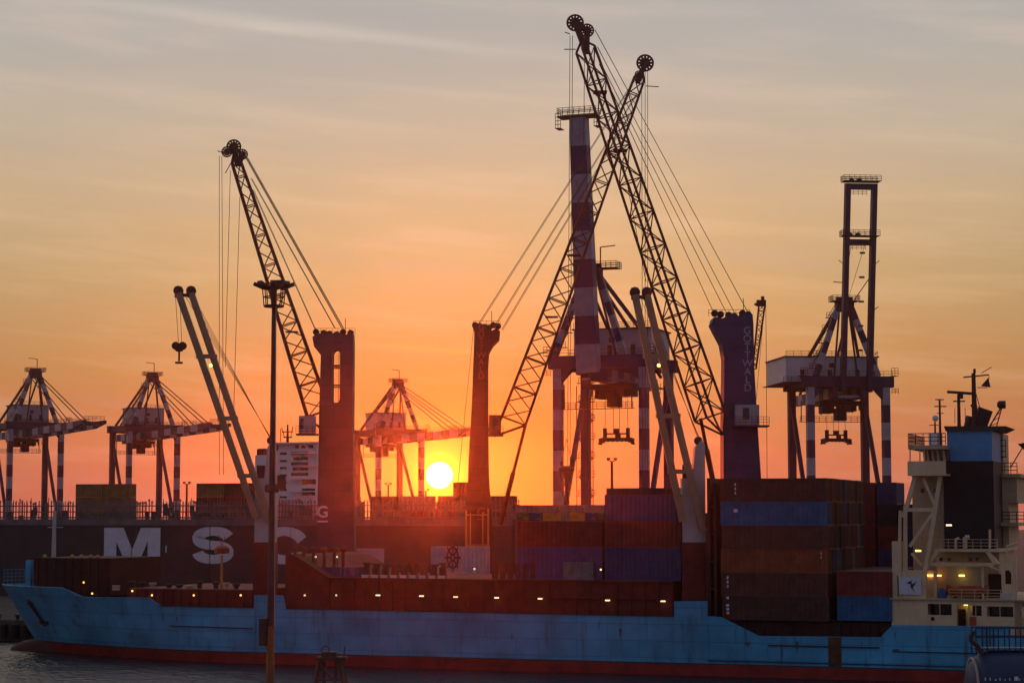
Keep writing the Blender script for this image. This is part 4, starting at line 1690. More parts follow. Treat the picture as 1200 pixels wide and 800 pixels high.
    b.bx(a.x + wdt * f0, a.x + wdt * f1, yc - .03, yc - .005, c.z + hgt * .3, c.z + hgt * .85)
    b.build('window', M['glass'], cb)
    b = MB()
    xa, xb = W(cab['plat'][0], y1, yc).x, W(cab['plat'][1], y1, yc).x
    b.bx(xa, xb, yc - .6, yc + 2.2, c.z - .22, c.z - .003)
    b.rail([(xa, yc - .5, c.z), (xb, yc - .5, c.z)], h=1.1, step=.8, r=.03)
    b.build('cab_platform', M['steel_dark'], cb)
    # ropes
    b = MB()
    for a, c in stays:
        b.tube(W(*a, head.y), W(*c, Y + 1.5), .05, 5)
        b.tube(W(*a, head.y) + Vector((.12, .5, 0)), W(*c, Y + 1.5) + Vector((.12, .5, -.1)), .035, 4)
    b.build('stay_rope', M['rope'], t)
    b = MB()
    for a, c in hoists:
        b.tube(W(*a, head.y - .8), W(*c, head.y - .8), .042, 5)
    b.build('hoist_rope', M['rope'], t)
    if letters:
        px, py, size, colr = letters
        p = W(px, py, Y - .03)
        text('lettering', '\n'.join('GOTTWALD'), size, M[colr], t, p, (R(90), 0, 0), bold=.012, line=.80)
    if glogo:
        px, py, size, colr = glogo
        p = W(px, py, Y - .04)
        text('logo', 'G', size, M[colr], t, p, (R(90), 0, R(0)), bold=.05)
        b = MB()
        b.bx(p.x - size * .34, p.x + size * .34, Y - .05, Y - .01, p.z - size * .62, p.z - size * .52)
        b.build('logo_bar', M[colr], t)
    if aux:
        b = MB()
        a, c = W(*aux[0], Y + 1), W(*aux[1], Y + 1)
        lattice(b, a, c, .45, .8, .6, .6, 9, .09, .045, (1, 0, 0))
        b.bx(c.x - .7, c.x + .5, Y + .6, Y + 1.5, c.z - .3, c.z + .5)
        b.bx(c.x - .1, c.x + .3, Y + .8, Y + 1.3, c.z + .5, c.z + 1.0)
        b.bx(c.x - 1.0, c.x - .6, Y + .8, Y + 1.3, c.z - .2, c.z + .1)
        b.tube((c.x + .45, Y + .5, c.z), W(899, 560, Y + .5), .035, 4)
        b.tube((c.x + .30, Y + .5, c.z), W(886, 470, Y + .5), .03, 4)
        b.build('auxiliary_jib', M['lattice'], t)
    return t


def outline_split(pts, mx, left):
    """the half of a polygon (x,z) on one side of x = mx, as an open loop that starts and ends on the line, from bottom to top"""
    out = []
    n = len(pts)
    keep = (lambda x: x <= mx) if left else (lambda x: x >= mx)
    ins = []
    seq = []
    for i in range(n):
        a, b = pts[i], pts[(i + 1) % n]
        if keep(a[0]):
            seq.append(a)
        if (a[0] - mx) * (b[0] - mx) < 0:
            f = (mx - a[0]) / (b[0] - a[0])
            seq.append((mx, a[1] + f * (b[1] - a[1])))
    # rotate so that it starts at the lower crossing and ends at the upper one
    cr = sorted([p for p in seq if abs(p[0] - mx) < 1e-6], key=lambda p: p[1])
    lo, hi = cr[0], cr[-1]
    k = seq.index(lo)
    seq = seq[k:] + seq[:k]
    if seq[1] == hi:
        seq = [seq[0]] + seq[1:][::-1]
    return seq


def toz(pts_top, xl, xr, Y, z=7.2):
    """close an outline at world height z"""
    # find the rows where z is reached
    py = 400
    while W(600, py, Y).z > z:
        py += .5
    return [(xl, py)] + pts_top + [(xr, py)]


YL, YM, YR = 300.0, 292.0, 271.0
harbour_crane('dark tower crane with a slotted tower and its lattice boom leaning far left', YL,
              toz([(371, 640), (374, 480), (376, 416), (368, 406), (366, 395), (371, 390), (380, 391), (389, 391), (394, 388), (400, 391), (406, 392), (408, 389), (413, 390), (413.5, 400), (413, 500), (415, 640)], 370, 416, YL),
              4.2, dict(foot=(388, 512), knee=(373, 484), head=(277, 190), w0=3.4, w1=1.3, d0=2.0, d1=1.3, nb=17, rc=.21, rl=.085, dy=1.8, mast=(((270, 192), (264, 203)), ((268, 181), (255, 177))), plat=(.32,)),
              'tower', dict(box=(350, 369, 487, 508), plat=(347, 373), win=(.1, .3), mat='sts_house'), None, None, (378, 600, 2.3, 'letter_white'),
              [((289, 184), (402, 384)), ((294, 209), (392, 384)), ((296, 222), (372, 392)), ((285, 180), (400, 384))],
              [((257, 183), (257, 556)), ((260, 183), (262, 556)), ((270, 200), (264, 430)), ((281, 231), (274, 480))],
              slot=(389, 398, 409, 472), sheaves=((274, 172, 1.0), (266, 178, .75), (284, 181, .75)))
harbour_crane('red tower crane nearest the setting sun with its boom rising to the right', YM,
              toz([(546, 640), (549, 540), (553, 470), (556, 388), (554, 384), (558, 380), (563, 381), (566, 386), (577, 387), (582, 384), (586, 388), (585, 397), (578, 404), (573, 413), (572, 430), (572, 490), (573, 560), (576, 600), (577, 640)], 545, 578, YM),
              3.6, dict(foot=(579, 511), knee=(602, 493), head=(749, 93), w0=3.6, w1=1.5, d0=2.4, d1=1.3, nb=23, rc=.185, rl=.085, dy=1.0, mast=(((757, 101), (772, 102)),), plat=(.30, .48)),
              'tower_red', dict(box=(573, 587, 486, 509), plat=(571, 590), win=(.3, .8), mat='steel_red'), ((616, 497), (586, 614)), (564, 412, 1.25, 'letter_red'), (564, 600, 1.7, 'letter_red'),
              [((747, 88), (561, 379)), ((746, 110), (580, 381)), ((744, 124), (588, 386))],
              [((756, 84), (756, 585)), ((759, 84), (759, 585)), ((752, 84), (753, 585)), ((555, 385), (534, 592))],
              sheaves=((756, 74, 1.15), (749, 88, .6)))
harbour_crane('blue tower crane behind the tall aft stack with its boom rising to the left', YR,
              toz([(847, 640), (848, 560), (848, 500), (849, 420), (846, 402), (838, 387), (834, 379), (836, 372), (842, 371), (846, 373), (858, 368), (864, 370), (872, 368), (878, 366), (882, 368), (883, 380), (884, 430), (888, 500), (892, 560), (893, 640)], 846, 894, YR),
              4.4, dict(foot=(847, 509), knee=(832, 488), head=(686, 58), w0=2.9, w1=1.9, d0=3.2, d1=1.9, nb=22, rc=.185, rl=.085, dy=-2.4, mast=(((675, 58), (661, 58)), ((668, 40), (662, 38))), plat=(.72, .88)),
              'tower_blue', dict(box=(862, 890, 474, 498), plat=(860, 901), win=(.3, .58), mat='sts_white'), ((821, 490), (836, 566)), (876, 421, 1.36, 'letter_dim'), (871, 590, 1.7, 'letter_white'),
              [((697, 35), (876, 365)), ((700, 55), (861, 367)), ((697, 60), (852, 368)), ((702, 75), (839, 372))],
              [((668, 42), (665, 548)), ((671, 42), (668, 548)), ((685, 60), (684, 180)), ((730, 190), (757, 330))],
              sheaves=((674, 27, 1.05), (688, 36, .85)), e1tilt=.42, aux=((884, 432), (893, 356)))

# hook block of the blue crane
p = W(664, 552, YR - 3.2)
t = thing('hook_block', 'dark hook block hanging above the coloured skips on the red container', 'hook block', p, 0, world=True)
b = MB()
b.lathe(p + Vector((0, 0, -.2)), [(.5, 0), (.95, .12), (1.1, .55), (.55, .9)], 14)
b.bx(p.x - .8, p.x - .55, p.y - .3, p.y + .3, p.z + .7, p.z + 1.3)
b.bx(p.x + .5, p.x + .75, p.y - .3, p.y + .3, p.z + .7, p.z + 1.3)
b.build('block_body', M['steel_dark'], t, smooth=True)
b = MB()
b.lathe(p + Vector((0, 0, -2.3)), [(.16, 0), (.36, .5), (.28, 1.2), (.5, 2.1)], 10)
b.tube(p + Vector((0, 0, -2.3)), p + Vector((0, 0, -4.3)), .22, 8, r2=.4)
b.tube(p + Vector((-.9, 0, -2.7)), p + Vector((.4, 0, -2.7)), .06, 5)
b.tube(p + Vector((-.5, 0, -2.7)), p + Vector((-.5, 0, -3.4)), .05, 5)
b.build('rotator', M['steel_dark'], t, smooth=True)
b = MB()
for sx in (-1, 1):
    b.tube(p + Vector((sx * .65, 0, 1.2)), p + Vector((0, 0, 4.2)), .035, 5)
b.build('hook_rope', M['rope'], t)

# yellow access frame in front of the red tower crane
p = W(557, 690, YM - 4.2)
t = thing('access_tower', 'yellow four-post access frame in front of the red tower crane', 'access tower', (p.x, p.y, 3.0), 0, world=True)
b = MB()
y0 = p.y
zt_ = W(557, 603, y0).z
xs = [W(x, 640, y0).x for x in (546, 572)]
for x in xs:
    for y in (y0, y0 + 2.4):
        b.bx(x - .11, x + .11, y - .11, y + .11, 3.0, zt_ + (.6 if x == xs[0] else .9))
for x in (xs[0] + .62, xs[1] - .75):
    b.bx(x - .08, x + .08, y0 - .08, y0 + .08, 3.0, zt_ + .3)
b.build('post', M['yellow'], t)
b = MB()
for zz in (zt_, zt_ - 4.4, zt_ - 6.6, 5.5):
    for y in (y0 - .002, y0 + 2.402):
        b.bar((xs[0], y, zz), (xs[1], y, zz), .2, .18)
for x in xs:
    b.bar((x, y0, zt_), (x, y0 + 2.4, zt_), .18, .17)
b.build('cross_beam', M['yellow'], t)
b = MB()
for zz in (zt_ - 4.3, zt_ - 6.5):
    b.bx(xs[0] + .1, xs[1] - .1, y0 + .15, y0 + 2.2, zz + .1, zz + .16)
b.build('landing', M['yellow'], t)

# ------------------------------------------------------------------ ship-to-shore gantry cranes
def stripes(b, p, q, w, h, n, first=0, up=(0, 0, 1)):
    p, q = Vector(p), Vector(q)
    for k in range(n):
        b.bar(p.lerp(q, k / n), p.lerp(q, (k + 1) / n), w, h, (k + first) % 2, up=up)


def gantry(label, loc, rz, boom_deg, house=(-7, 7), house_y=(-15, -2.5), house_z=(2.4, 7.9), single=False, stair=False, dark='sts_dark', dirr=1, rot_house='sts_house', ox=0.0):
    """x along the quay, y towards the water, z up from the quay"""
    t = thing('gantry_crane', label, 'crane', loc, rz, 'ship-to-shore gantry cranes behind the ships')
    Z = 41.0
    GW = [M['band_grey' if single else 'sts_white'], M[dark]]
    for x in (-8, 8):
        b = MB()
        stripes(b, (x, 8, .9), (x, 8, Z), 1.5, 1.7, 11, 0, up=(0, 1, 0))
        b.build('leg', GW, t)
        b = MB()
        b.bar((x, -8, .9), (x, -8, Z), 1.5, 1.7, up=(0, 1, 0))
        b.build('leg', M[dark], t)
        b = MB()
        b.bar((x, -8, Z - 2), (x, 7.2, 11), .8, .8)
        b.bar((x, -7.2, 10), (x, 7.2, 10), .9, 1.0)
        b.build('side_brace', M[dark], t)
        b = MB()
        b.bx(x - 1.6, x + 1.6, -10.5, -5.5, 0, .9)
        b.bx(x - 1.6, x + 1.6, 5.5, 10.5, 0, .9)
        b.build('bogie', M['steel_dark'], t)
    b = MB()
    for y in (-8, 8):
        b.bx(-9.6, 9.6, y - 1.0, y + 1.0, Z + .003, Z + 2.3)
    for x in (-8, 8):
        b.bx(x - .8, x + .8, -6.997, 6.997, Z + .2, Z + 2.1)
    for s in (-1, 1):
        b.sweep([(s * 7.25, 7.4, Z), (s * 5.0, 7.4, Z), (s * 7.25, 7.4, Z - 2.4)], (0, 1.2, 0))
    b.build('portal_beam', M[dark], t)
    b = MB()
    gx = (0,) if single else (-3, 3)
    gw = 2.8 if single else 1.2
    for x in gx:
        stripes(b, (x, -24, Z - 1.2), (x, 9.5, Z - 1.2), gw, 2.2, 9, 1)
    for k in range(7):
        y = -23 + k * 5.2
        b.bar((-3.4, y, Z - 1.9), (3.4, y, Z - 1.9), .4, .4)
    b.build('main_girder', GW, t)
    # boom
    b = MB()
    h = Vector((ox, 10.0, Z - 1.2))
    a = R(boom_deg)
    bd = Vector((0, math.cos(a), math.sin(a)))
    bn = Vector((0, -math.sin(a), math.cos(a)))
    LB = 45.5 if single else 43.0 if boom_deg > 20 else 54.0
    if single:
        stripes(b, h + bd * .4, h + bd * LB, 3.7, 2.6, 10, 0, up=(1, 0, 0)) if False else None
        n = 9
        for k in range(n):
            w0 = 3.9 - 1.0 * k / n
            w1 = 3.9 - 1.0 * (k + 1) / n
            b.bar(h + bd * (.4 + (LB - .4) * k / n), h + bd * (.4 + (LB - .4) * (k + 1) / n), w0, 2.4, k % 2, up=bn, w2=w1)
        for x in (-.9, 0, .9):
            b.bar(h + bd * .6 - bn * (-1.25) + Vector((x, 0, 0)), h + bd * LB - bn * (-1.25) + Vector((x * .7, 0, 0)), .12, .1, 1, up=bn)
    else:
        for x in (-3, 3):
            if boom_deg > 20:
                b.bar(h + bd * .4 + Vector((x * .93, 0, 0)), h + bd * LB + Vector((x * .93, 0, 0)), 1.0, 1.7, 1, up=bn)
            else:
                p0, p1, p2 = h + bd * .4, h + bd * (LB - 9), h + bd * LB + bn * .5
                o = Vector((x, 0, 0))
                n = 8
                for k in range(n):
                    b.bar(p0.lerp(p1, k / n) + o, p0.lerp(p1, (k + 1) / n) + o, 1.1, 2.0, (k + 1) % 2, up=bn)
                b.bar(p1 + o, p2 + o, 1.1, 2.0, 1, up=bn, h2=.9)
        nt_ = 4
        for s in ((.72, .985) if boom_deg > 20 else (.3, .6, .98)):
            c = h + bd * LB * s
            b.bar(c + Vector((-2.4, 0, 0)), c + Vector((2.4, 0, 0)), 1.3, 1.1, 1, up=bn)
    bo = b.build('boom', GW, t)
    b = MB()
    for s in ((.735, .995) if not single else (.998,)):
        c = h + bd * LB * s
        ww = 3.9 if not single else 3.6
        y_ = Vector((0, 1.5, 0))
        if boom_deg > 20:
            b.bx(ox - ww, ox + ww, c.y - 1.4, c.y + 1.6, c.z + (.55 if not single else .1), c.z + .65 + (0 if not single else -.3))
            b.rail([(ox - ww, c.y + 1.5, c.z + .65), (ox + ww, c.y + 1.5, c.z + .65), (ox + ww, c.y - 1.3, c.z + .65), (ox - ww, c.y - 1.3, c.z + .65)], h=1.1, step=1.1, r=.05)
            if single:
                for s_ in (-1, 1):
                    b.bx(ox + s_ * ww - .5, ox + s_ * ww + .5, c.y - 1, c.y + 1.2, c.z - 1.8, c.z - 1.7)
                    b.rail([(ox + s_ * ww - .5, c.y + 1, c.z - 1.7), (ox + s_ * ww + .5, c.y + 1, c.z - 1.7)], h=2.6, step=.5, r=.06, rows=4)
            else:
                b.lathe((-.8, c.y - .1, c.z + .9), [(.1, 0), (.5, .05), (.5, .3), (.1, .35)], 10, 'Y')
                b.lathe((.8, c.y - .1, c.z + .9), [(.1, 0), (.5, .05), (.5, .3), (.1, .35)], 10, 'Y')
                b.rail([(-2.3, c.y + .4, c.z - 2.3), (2.3, c.y + .4, c.z - 2.3)], h=1.2, step=1.0, r=.045)
        else:
            b.rail([(-3, c.y - 6 * 0, c.z + 1), (3, c.y, c.z + 1)], h=1.1, step=1.2, r=.05)
    if boom_deg <= 20:
        for x in (-3.5, 3.5):
            b.rail([(x, 10, Z - .1), (x, 10 + 44, Z + 44 * math.tan(a) - .1)], h=1.1, step=2.4, r=.05, rows=2)
    elif not single:
        c0, c1 = h + bd * 6, h + bd * LB * .72
        for x in (-2.3, -1.7):
            b.tube(c0 + Vector((x, 1.3, 0)), c1 + Vector((x, 1.3, 0)), .05, 5)
        for k in range(40):
            c = c0.lerp(c1, (k + .5) / 40)
            b.tube(c + Vector((-2.3, 1.3, 0)), c + Vector((-1.7, 1.3, 0)), .04, 4)
        for k in range(5):
            c = c0.lerp(c1, (k + .5) / 5)
            b.bx(-2.0, -1.0, c.y + .9, c.y + 1.5, c.z, c.z + .35)
        for k in range(3):
            c = h + bd * LB * (.18 + .22 * k)
            for s_ in (-1, 1):
                b.tube(c + Vector((s_ * 3.5, 0, 0)), c + Vector((s_ * 4.3, 0, .6)), .08, 5)
    b.build('boom_walkway', M['steel_red'], bo)
    # A-frame
    b = MB()
    ab, ax_ = (2.3, 2.2) if single else (0.0, 0.0)
    for s in (-1, 1):
        stripes(b, (ab + s * 6.6, 7.6, Z + 2.3), (ax_ + s * 1.5, 6.2, 57.6), 1.15, 1.15, 6, 1 if s > 0 else 0, up=(0, 1, 0))
    b.bar((ax_ - 1.9, 6.2, 57.9), (ax_ + 1.9, 6.2, 57.9), 1.6, 2.0, 1)
    b.bar((ax_ - 1.7, 6.2, 59.6), (ax_ + 1.7, 6.2, 59.6), 1.2, .8, 1)
    fr = b.build('apex_frame', GW, t)
    b = MB()
    for s in (-1, 1):
        b.bar((ax_ + s * 1.3, 5.6, 58), (s * 7.4, -7, Z + 2.3), .55, .55)
        b.bar((ax_ + s * 1.0, 5.6, 57), (s * 3.2, -20, Z), .45, .45)
        b.bar((ax_ + s * 1.1, 6, 56.5), (s * 2.5, 6.6, Z + 2.2), .35, .35)
    b.build('back_stay', M[dark], t)
    b = MB()
    b.bx(-2.9, 2.9, 4.6, 7.9, 59.0, 59.12)
    b.rail([(-2.9, 7.9, 59.1), (2.9, 7.9, 59.1), (2.9, 4.6, 59.1), (-2.9, 4.6, 59.1), (-2.9, 7.9, 59.1)], h=1.1, step=1.0, r=.055)
    b.tube((-.6 * dirr, 6, 60), (-.6 * dirr, 6, 63), .12, 6)
    b.tube((-.6 * dirr, 6, 63), (2.2 * dirr, 6, 63.2), .10, 6)
    for k in range(5):
        f = (k + .6) / 5.4
        px_, pz_ = 6.6 - 5.1 * f, Z + 2.3 + 14.3 * f
        b.bx(px_ + .6, px_ + 2.0, 6.6, 7.8, pz_, pz_ + .1)
        b.rail([(px_ + .6, 7.8, pz_ + .1), (px_ + 2.0, 7.8, pz_ + .1)], h=1.0, step=.7, r=.05, rows=2)
        b.tube((px_ + 1.8, 7.7, pz_), (px_ + .2, 7.7, pz_ + 2.6), .07, 5)
    b.build('apex_walkway', M['steel_red'], fr)
    if boom_deg <= 20:
        b = MB()
        for s in (-1, 1):
            for e in (36, 40):
                q_ = h + bd * e + bn * 1.0
                b.tube((s * 1.3, 6.8, 58 - (40 - e) * .3), (s * 2.8, q_.y, q_.z), .16, 6)
        b.build('fore_stay', M[dark], t)
    else:
        b = MB()
        for s in (-1, 1):
            q_ = h + bd * (LB * .55)
            b.tube((ax_ + s * 1.0, 6.8, 58), (ox + s * (2.5 if not single else 1.2), q_.y - 1.3, q_.z), .10, 5)
            b.tube((ax_ + s * .5, 6.8, 59), (ox + s * (1.5 if not single else .8), (h + bd * LB * .73).y - .6, (h + bd * LB * .73).z), .05, 5)
        b.build('fore_stay', M[dark], t)
    # machinery house
    b = MB()
    b.bx(house[0], house[1], house_y[0], house_y[1], Z + house_z[0], Z + house_z[1])
    hs_ = b.build('machinery_house', M[rot_house], t)
    b = MB()
    b.bx(house[0] - .3, house[1] + .3, house_y[0] - .3, house_y[1] + .3, Z + house_z[1] + .002, Z + house_z[1] + .25)
    b.rail([(house[0], house_y[1] + .1, Z + house_z[1] + .2), (house[1], house_y[1] + .1, Z + house_z[1] + .2)], h=1.1, step=1.6, r=.045)
    b.bx(house[0] - .8, house[1] + .8, house_y[0] - 1, house_y[1] + 1.1, Z + house_z[0] - .098, Z + house_z[0] - .005)
    b.rail([(house[0] - .8, house_y[1] + 1.1, Z + house_z[0] - .05), (house[1] + .8, house_y[1] + 1.1, Z + house_z[0] - .05)], h=1.1, step=1.6, r=.045)
    for k in range(3):
        x = house[0] + (house[1] - house[0]) * (.2 + .3 * k)
        b.bx(x, x + .9, house_y[1], house_y[1] + .08, Z + house_z[0] + .6, Z + house_z[0] + 2.6)
    b.bx((house[0] + house[1]) / 2 - .5, (house[0] + house[1]) / 2 + .6, house_y[1], house_y[1] + .07, Z + house_z[0] + 3.0, Z + house_z[0] + 4.0)
    b.build('house_trim', M['steel_dark'], hs_)
    # trolley and operator cab under the girder
    b = MB()
    ty = -1.0 if boom_deg > 20 else -6.0
    b.bx(-4.4, 4.4, ty - 3.2, ty + 3.2, Z - 3.4, Z - 2.45)
    b.bx(-3.6, -.4, ty - 2.2, ty + 2.6, Z - 4.6, Z - 3.4)
    b.bx(1.0, 3.4, ty - 2, ty + 1.8, Z - 5.0, Z - 3.4)
    b.bx(-1.4, .8, ty + .4, ty + 2.8, Z - 6.6, Z - 4.0)
    for k in range(6):
        b.bar((-4 + k * 1.5, ty + 3.0, Z - 3.4), (-4.4 + k * 1.7, ty + 2.6, Z - 4.4 - (k % 3) * .5), .25, .25)
    tr_ = b.build('trolley', M['steel_dark'], t)
    b = MB()
    b.bx(-4.6, 9, ty + 3.3, ty + 4.4, Z - 7.0, Z - 6.9)
    b.rail([(-4.6, ty + 4.4, Z - 6.9), (9, ty + 4.4, Z - 6.9)], h=1.1, step=1.4, r=.05)
    for x in (-4.2, 8.6):
        b.bar((x, ty + 3.8, Z - 6.9), (x, ty + 3.8, Z - 2.5), .18, .18)
    for k in range(5):
        x0 = -8.5 + k * 1.1
        pts = [(x0 + .55 * i / 3, -8.9, Z - 1.8 - 2.4 * math.sin(math.pi * i / 3)) for i in range(4)]
        b.path(pts, .06, 4)
    b.build('festoon_walkway', M['steel_dark'], tr_)
    if stair:
        b = MB()
        x0 = stair
        for k in range(11):
            z0, z1 = 1 + k * 3.5, 1 + (k + 1) * 3.5
            xa, xb = (x0 - 1.3, x0 + 1.3) if k % 2 else (x0 + 1.3, x0 - 1.3)
            b.bar((xa, -8.6, z0), (xb, -8.6, z1), .35, .12)
            b.tube((xa, -8.6, z0 + 1.1), (xb, -8.6, z1 + 1.1), .06, 4)
            b.bx(x0 - 1.6, x0 + 1.6, -9.1, -8.0, z1 - .06, z1 + .06)
            b.rail([(x0 - 1.6, -9.1, z1), (x0 + 1.6, -9.1, z1)], h=1.1, step=1.0, r=.05, rows=2)
        for x in (x0 - 1.6, x0 + 1.6):
            b.tube((x, -8, 0), (x, -8, Z - 2), .1, 5)
        b.build('stair_tower', M['steel_red'], t)
    b = MB()
    for x in (-9.6, 9.6):
        b.bx(x - .7, x + .7, 7.2, 9.6, Z + 2.3, Z + 2.38)
        b.rail([(x - .7, 9.6, Z + 2.35), (x + .7, 9.6, Z + 2.35)], h=1.6, step=.6, r=.05)
        b.rail([(x - .7, 9.6, Z - 1.4), (x + .7, 9.6, Z - 1.4)], h=1.1, step=.6, r=.05)
    b.rail([(-9.2, 9.1, Z + 2.3), (9.2, 9.1, Z + 2.3)], h=1.0, step=1.8, r=.04, rows=2)
    b.build('portal_railing', M['steel_red'], t)
    return t


def gpos(px, Y, zq=3.5):
    p = W(px, 560, Y)
    return (p.x, p.y, zq)


g1 = gantry('leftmost pale grey gantry crane with its boom lowered, cut by the frame edge', gpos(32, 640), R(210), 1.0, (-6.6, 4.2), house_y=(-9.5, -.5))
for px_, Y_, lab in ((169, 658, 'gantry crane with lowered striped boom, between the leftmost gantry and the twin-leg deck crane'),
                     (456, 690, 'gantry crane with lowered boom pointing at the setting sun')):
    g = copy_tree(g1)
    g.location = gpos(px_, Y_)
    g['label'] = lab
gantry('gantry crane with a single red and white boom raised upright behind the crossing lattice booms', gpos(720, 372, 3.2), R(160), 83.5, (-6.3, 8.5), single=True, stair=8.2, dark='sts_red', dirr=-1, ox=1.6, rot_house='sts_white')
gantry('gantry crane with a raised open twin-girder boom and white machinery house', gpos(983, 432), R(186), 82.0, (-7.4, 12.2), house_y=(-13, 4.6), house_z=(1.3, 6.5), stair=False, dark='sts_dark', rot_house='house_white', ox=-1.2)


def spreader(label, px, py, Y, up_z, rz):
    c = W(px, py, Y)
    t = thing('container_spreader', label, 'spreader', c, rz, 'spreaders hanging under the raised-boom gantries')
    b = MB()
    b.bx(-2.8, 2.8, -.7, .7, -.3, .35)
    for s in (-1, 1):
        b.bx(s * 2.75 - .35, s * 2.75 + .35, -1.0, 1.0, -.55, .25)
        b.bx(s * 3.05 - .1, s * 3.05 + .1, -1.1, 1.1, -.9, -.551)
    for k in range(6):
        b.bx(-2.4 + k * .85, -2.0 + k * .85, -.78, -.71, -.42, .3)
    b.build('spreader_frame', M['steel_red'], t)
    b = MB()
    for s in (-1, 1):
        b.bx(s * 2.15 - .28, s * 2.15 + .28, -.4, .4, .353, 2.1)
    b.bx(-1.86, 1.86, -.3, .3, .95, 1.2)
    b.bx(-.5, .5, -.45, .45, 1.2, 2.0)
    b.bx(-.15, .9, -.5, -.3, .36, .95)
    b.build('head_block', M['steel_dark'], t)
    b = MB()
    for x in (-2.15, 2.15, -.6, .6):
        b.tube((x, 0, 2.0), (x * .9, 0, up_z), .045, 4)
    b.build('hoist_rope', M['rope'], t)
    return t


spreader('spreader hanging from the gantry crane behind the crossing booms', 722.5, 515, 371, 11.0, R(-18))
spreader('spreader hanging under the white machinery house of the right-hand gantry crane', 980, 515.5, 431, 10.0, R(17))

# ------------------------------------------------------------------ the large dark container ship behind
VM = 120.0
msc = thing('container_ship', 'large dark hulled container ship with giant white letters MSC behind the tower cranes', 'ship', s2w(0, VM, 0), -SA)
UM0, UM1 = SU_(-140, VM), SU_(600, VM)
ZM = SZ_(608, 300, VM)
b = MB()
b.bx(UM0, UM1, 0, 34, -2, ZM - .9)
b.add([(UM1, 0, -2), (UM1 + 3, 6, -2), (UM1 + 3, 28, -2), (UM1, 34, -2), (UM1, 0, ZM - .9), (UM1 + 6, 6, ZM - .9), (UM1 + 6, 28, ZM - .9), (UM1, 34, ZM - .9)],
      [(0, 1, 5, 4), (1, 2, 6, 5), (2, 3, 7, 6), (4, 5, 6, 7)])
for k in range(8):
    uu = UM0 + (UM1 - UM0) * (k + .4) / 8
    b.bx(uu - .12, uu + .12, -.06, .0, 2, ZM - 1.2)
b.build('hull', M['msc_hull'], msc)
b = MB()
b.bx(UM0, UM1, -.15, .25, ZM - .898, ZM)
b.bx(UM0, UM1, -.3, .0, ZM - 1.2, ZM - .9)
b.build('gunwale', M['msc_rail'], msc)
b = MB()
b.bx(SU_(378, VM), SU_(450, VM), -.08, -.002, SZ_(664, 400, VM), SZ_(642, 400, VM))
b.build('pale_hull_panel', M['sts_house'], msc)  # flat paler panel on the lower hull side
# letters
b = MB()
lu0, lu1 = SU_(121, VM), SU_(187, VM)
lz0, lz1 = SZ_(661, 150, VM), SZ_(618, 150, VM)
w_, h_ = lu1 - lu0, lz1 - lz0
Mp = [(0, 0), (.22, 0), (.22, .62), (.40, 0), (.61, 0), (.78, .64), (.78, 0), (1, 0), (1, 1), (.655, 1), (.505, .40), (.345, 1), (0, 1)]
b.prism([(lu0 + x * w_, lz0 + y * h_) for x, y in Mp], -.06, .05)


def stroke(b, pts, wd):
    """a flat bent stroke of given widths in x,z"""
    L_, R_ = [], []
    n = len(pts)
    for i, (x, y) in enumerate(pts):
        a = pts[max(0, i - 1)]
        c = pts[min(n - 1, i + 1)]
        d = Vector((c[0] - a[0], c[1] - a[1])).normalized()
        ww = wd[i] if isinstance(wd, list) else wd
        L_.append((x - d.y * ww / 2, y + d.x * ww / 2))
        R_.append((x + d.y * ww / 2, y - d.x * ww / 2))
    vs = [(x, -.06, z_) for x, z_ in L_] + [(x, -.06, z_) for x, z_ in R_] + [(x, .05, z_) for x, z_ in L_] + [(x, .05, z_) for x, z_ in R_]
    fs = [(i, i + 1, n + i + 1, n + i) for i in range(n - 1)] + [(2 * n + i, 2 * n + i + 1, i + 1, i) for i in range(n - 1)] + [(n + i, n + i + 1, 3 * n + i + 1, 3 * n + i) for i in range(n - 1)] + [(0, n, 3 * n, 2 * n), (n - 1, 2 * n - 1, 4 * n - 1, 3 * n - 1)]
    b.add(vs, fs)


def arc(cx, cy, rx, ry, a0, a1, n):
    return [(cx + rx * math.cos(R(a0 + (a1 - a0) * i / n)), cy + ry * math.sin(R(a0 + (a1 - a0) * i / n))) for i in range(n + 1)]


su0, su1 = SU_(225, VM), SU_(273, VM)
sz0, sz1 = SZ_(660, 250, VM), SZ_(617, 250, VM)
sw, sh = su1 - su0, sz1 - sz0
scx = (su0 + su1) / 2
th = sh * .235
r1 = (sh - th) / 4
pts = arc(scx, sz1 - th / 2 - r1, sw / 2 - th * .72, r1, 8, 90, 7) + arc(scx, sz1 - th / 2 - r1, sw / 2 - th * .72, r1, 97, 255, 12)[0:] 
pts += arc(scx, sz0 + th / 2 + r1, sw / 2 - th * .72, r1, 75, -90, 12) + arc(scx, sz0 + th / 2 + r1, sw / 2 - th * .72, r1, -97, -178, 7)
wd = []
for i in range(len(pts)):
    d = Vector((pts[min(len(pts) - 1, i + 1)][0] - pts[max(0, i - 1)][0], pts[min(len(pts) - 1, i + 1)][1] - pts[max(0, i - 1)][1])).normalized()
    wd.append(th * (1.0 + .55 * abs(d.y)))
stroke(b, pts, wd)
cu0 = SU_(304, VM)
cu1 = SU_(361, VM)
cz1 = SZ_(617, 340, VM)
ccx = (cu0 + cu1) / 2
cw = cu1 - cu0
pts = arc(ccx, cz1 - sh / 2, cw / 2 - th * .65, sh / 2 - th / 2, 22, 338, 36)
wd = []
for i in range(len(pts)):
    d = Vector((pts[min(len(pts) - 1, i + 1)][0] - pts[max(0, i - 1)][0], pts[min(len(pts) - 1, i + 1)][1] - pts[max(0, i - 1)][1])).normalized()
    wd.append(th * (1.0 + .45 * abs(d.y)))
stroke(b, pts, wd)
b.build('lettering', M['letter_white'], msc)
b = MB()
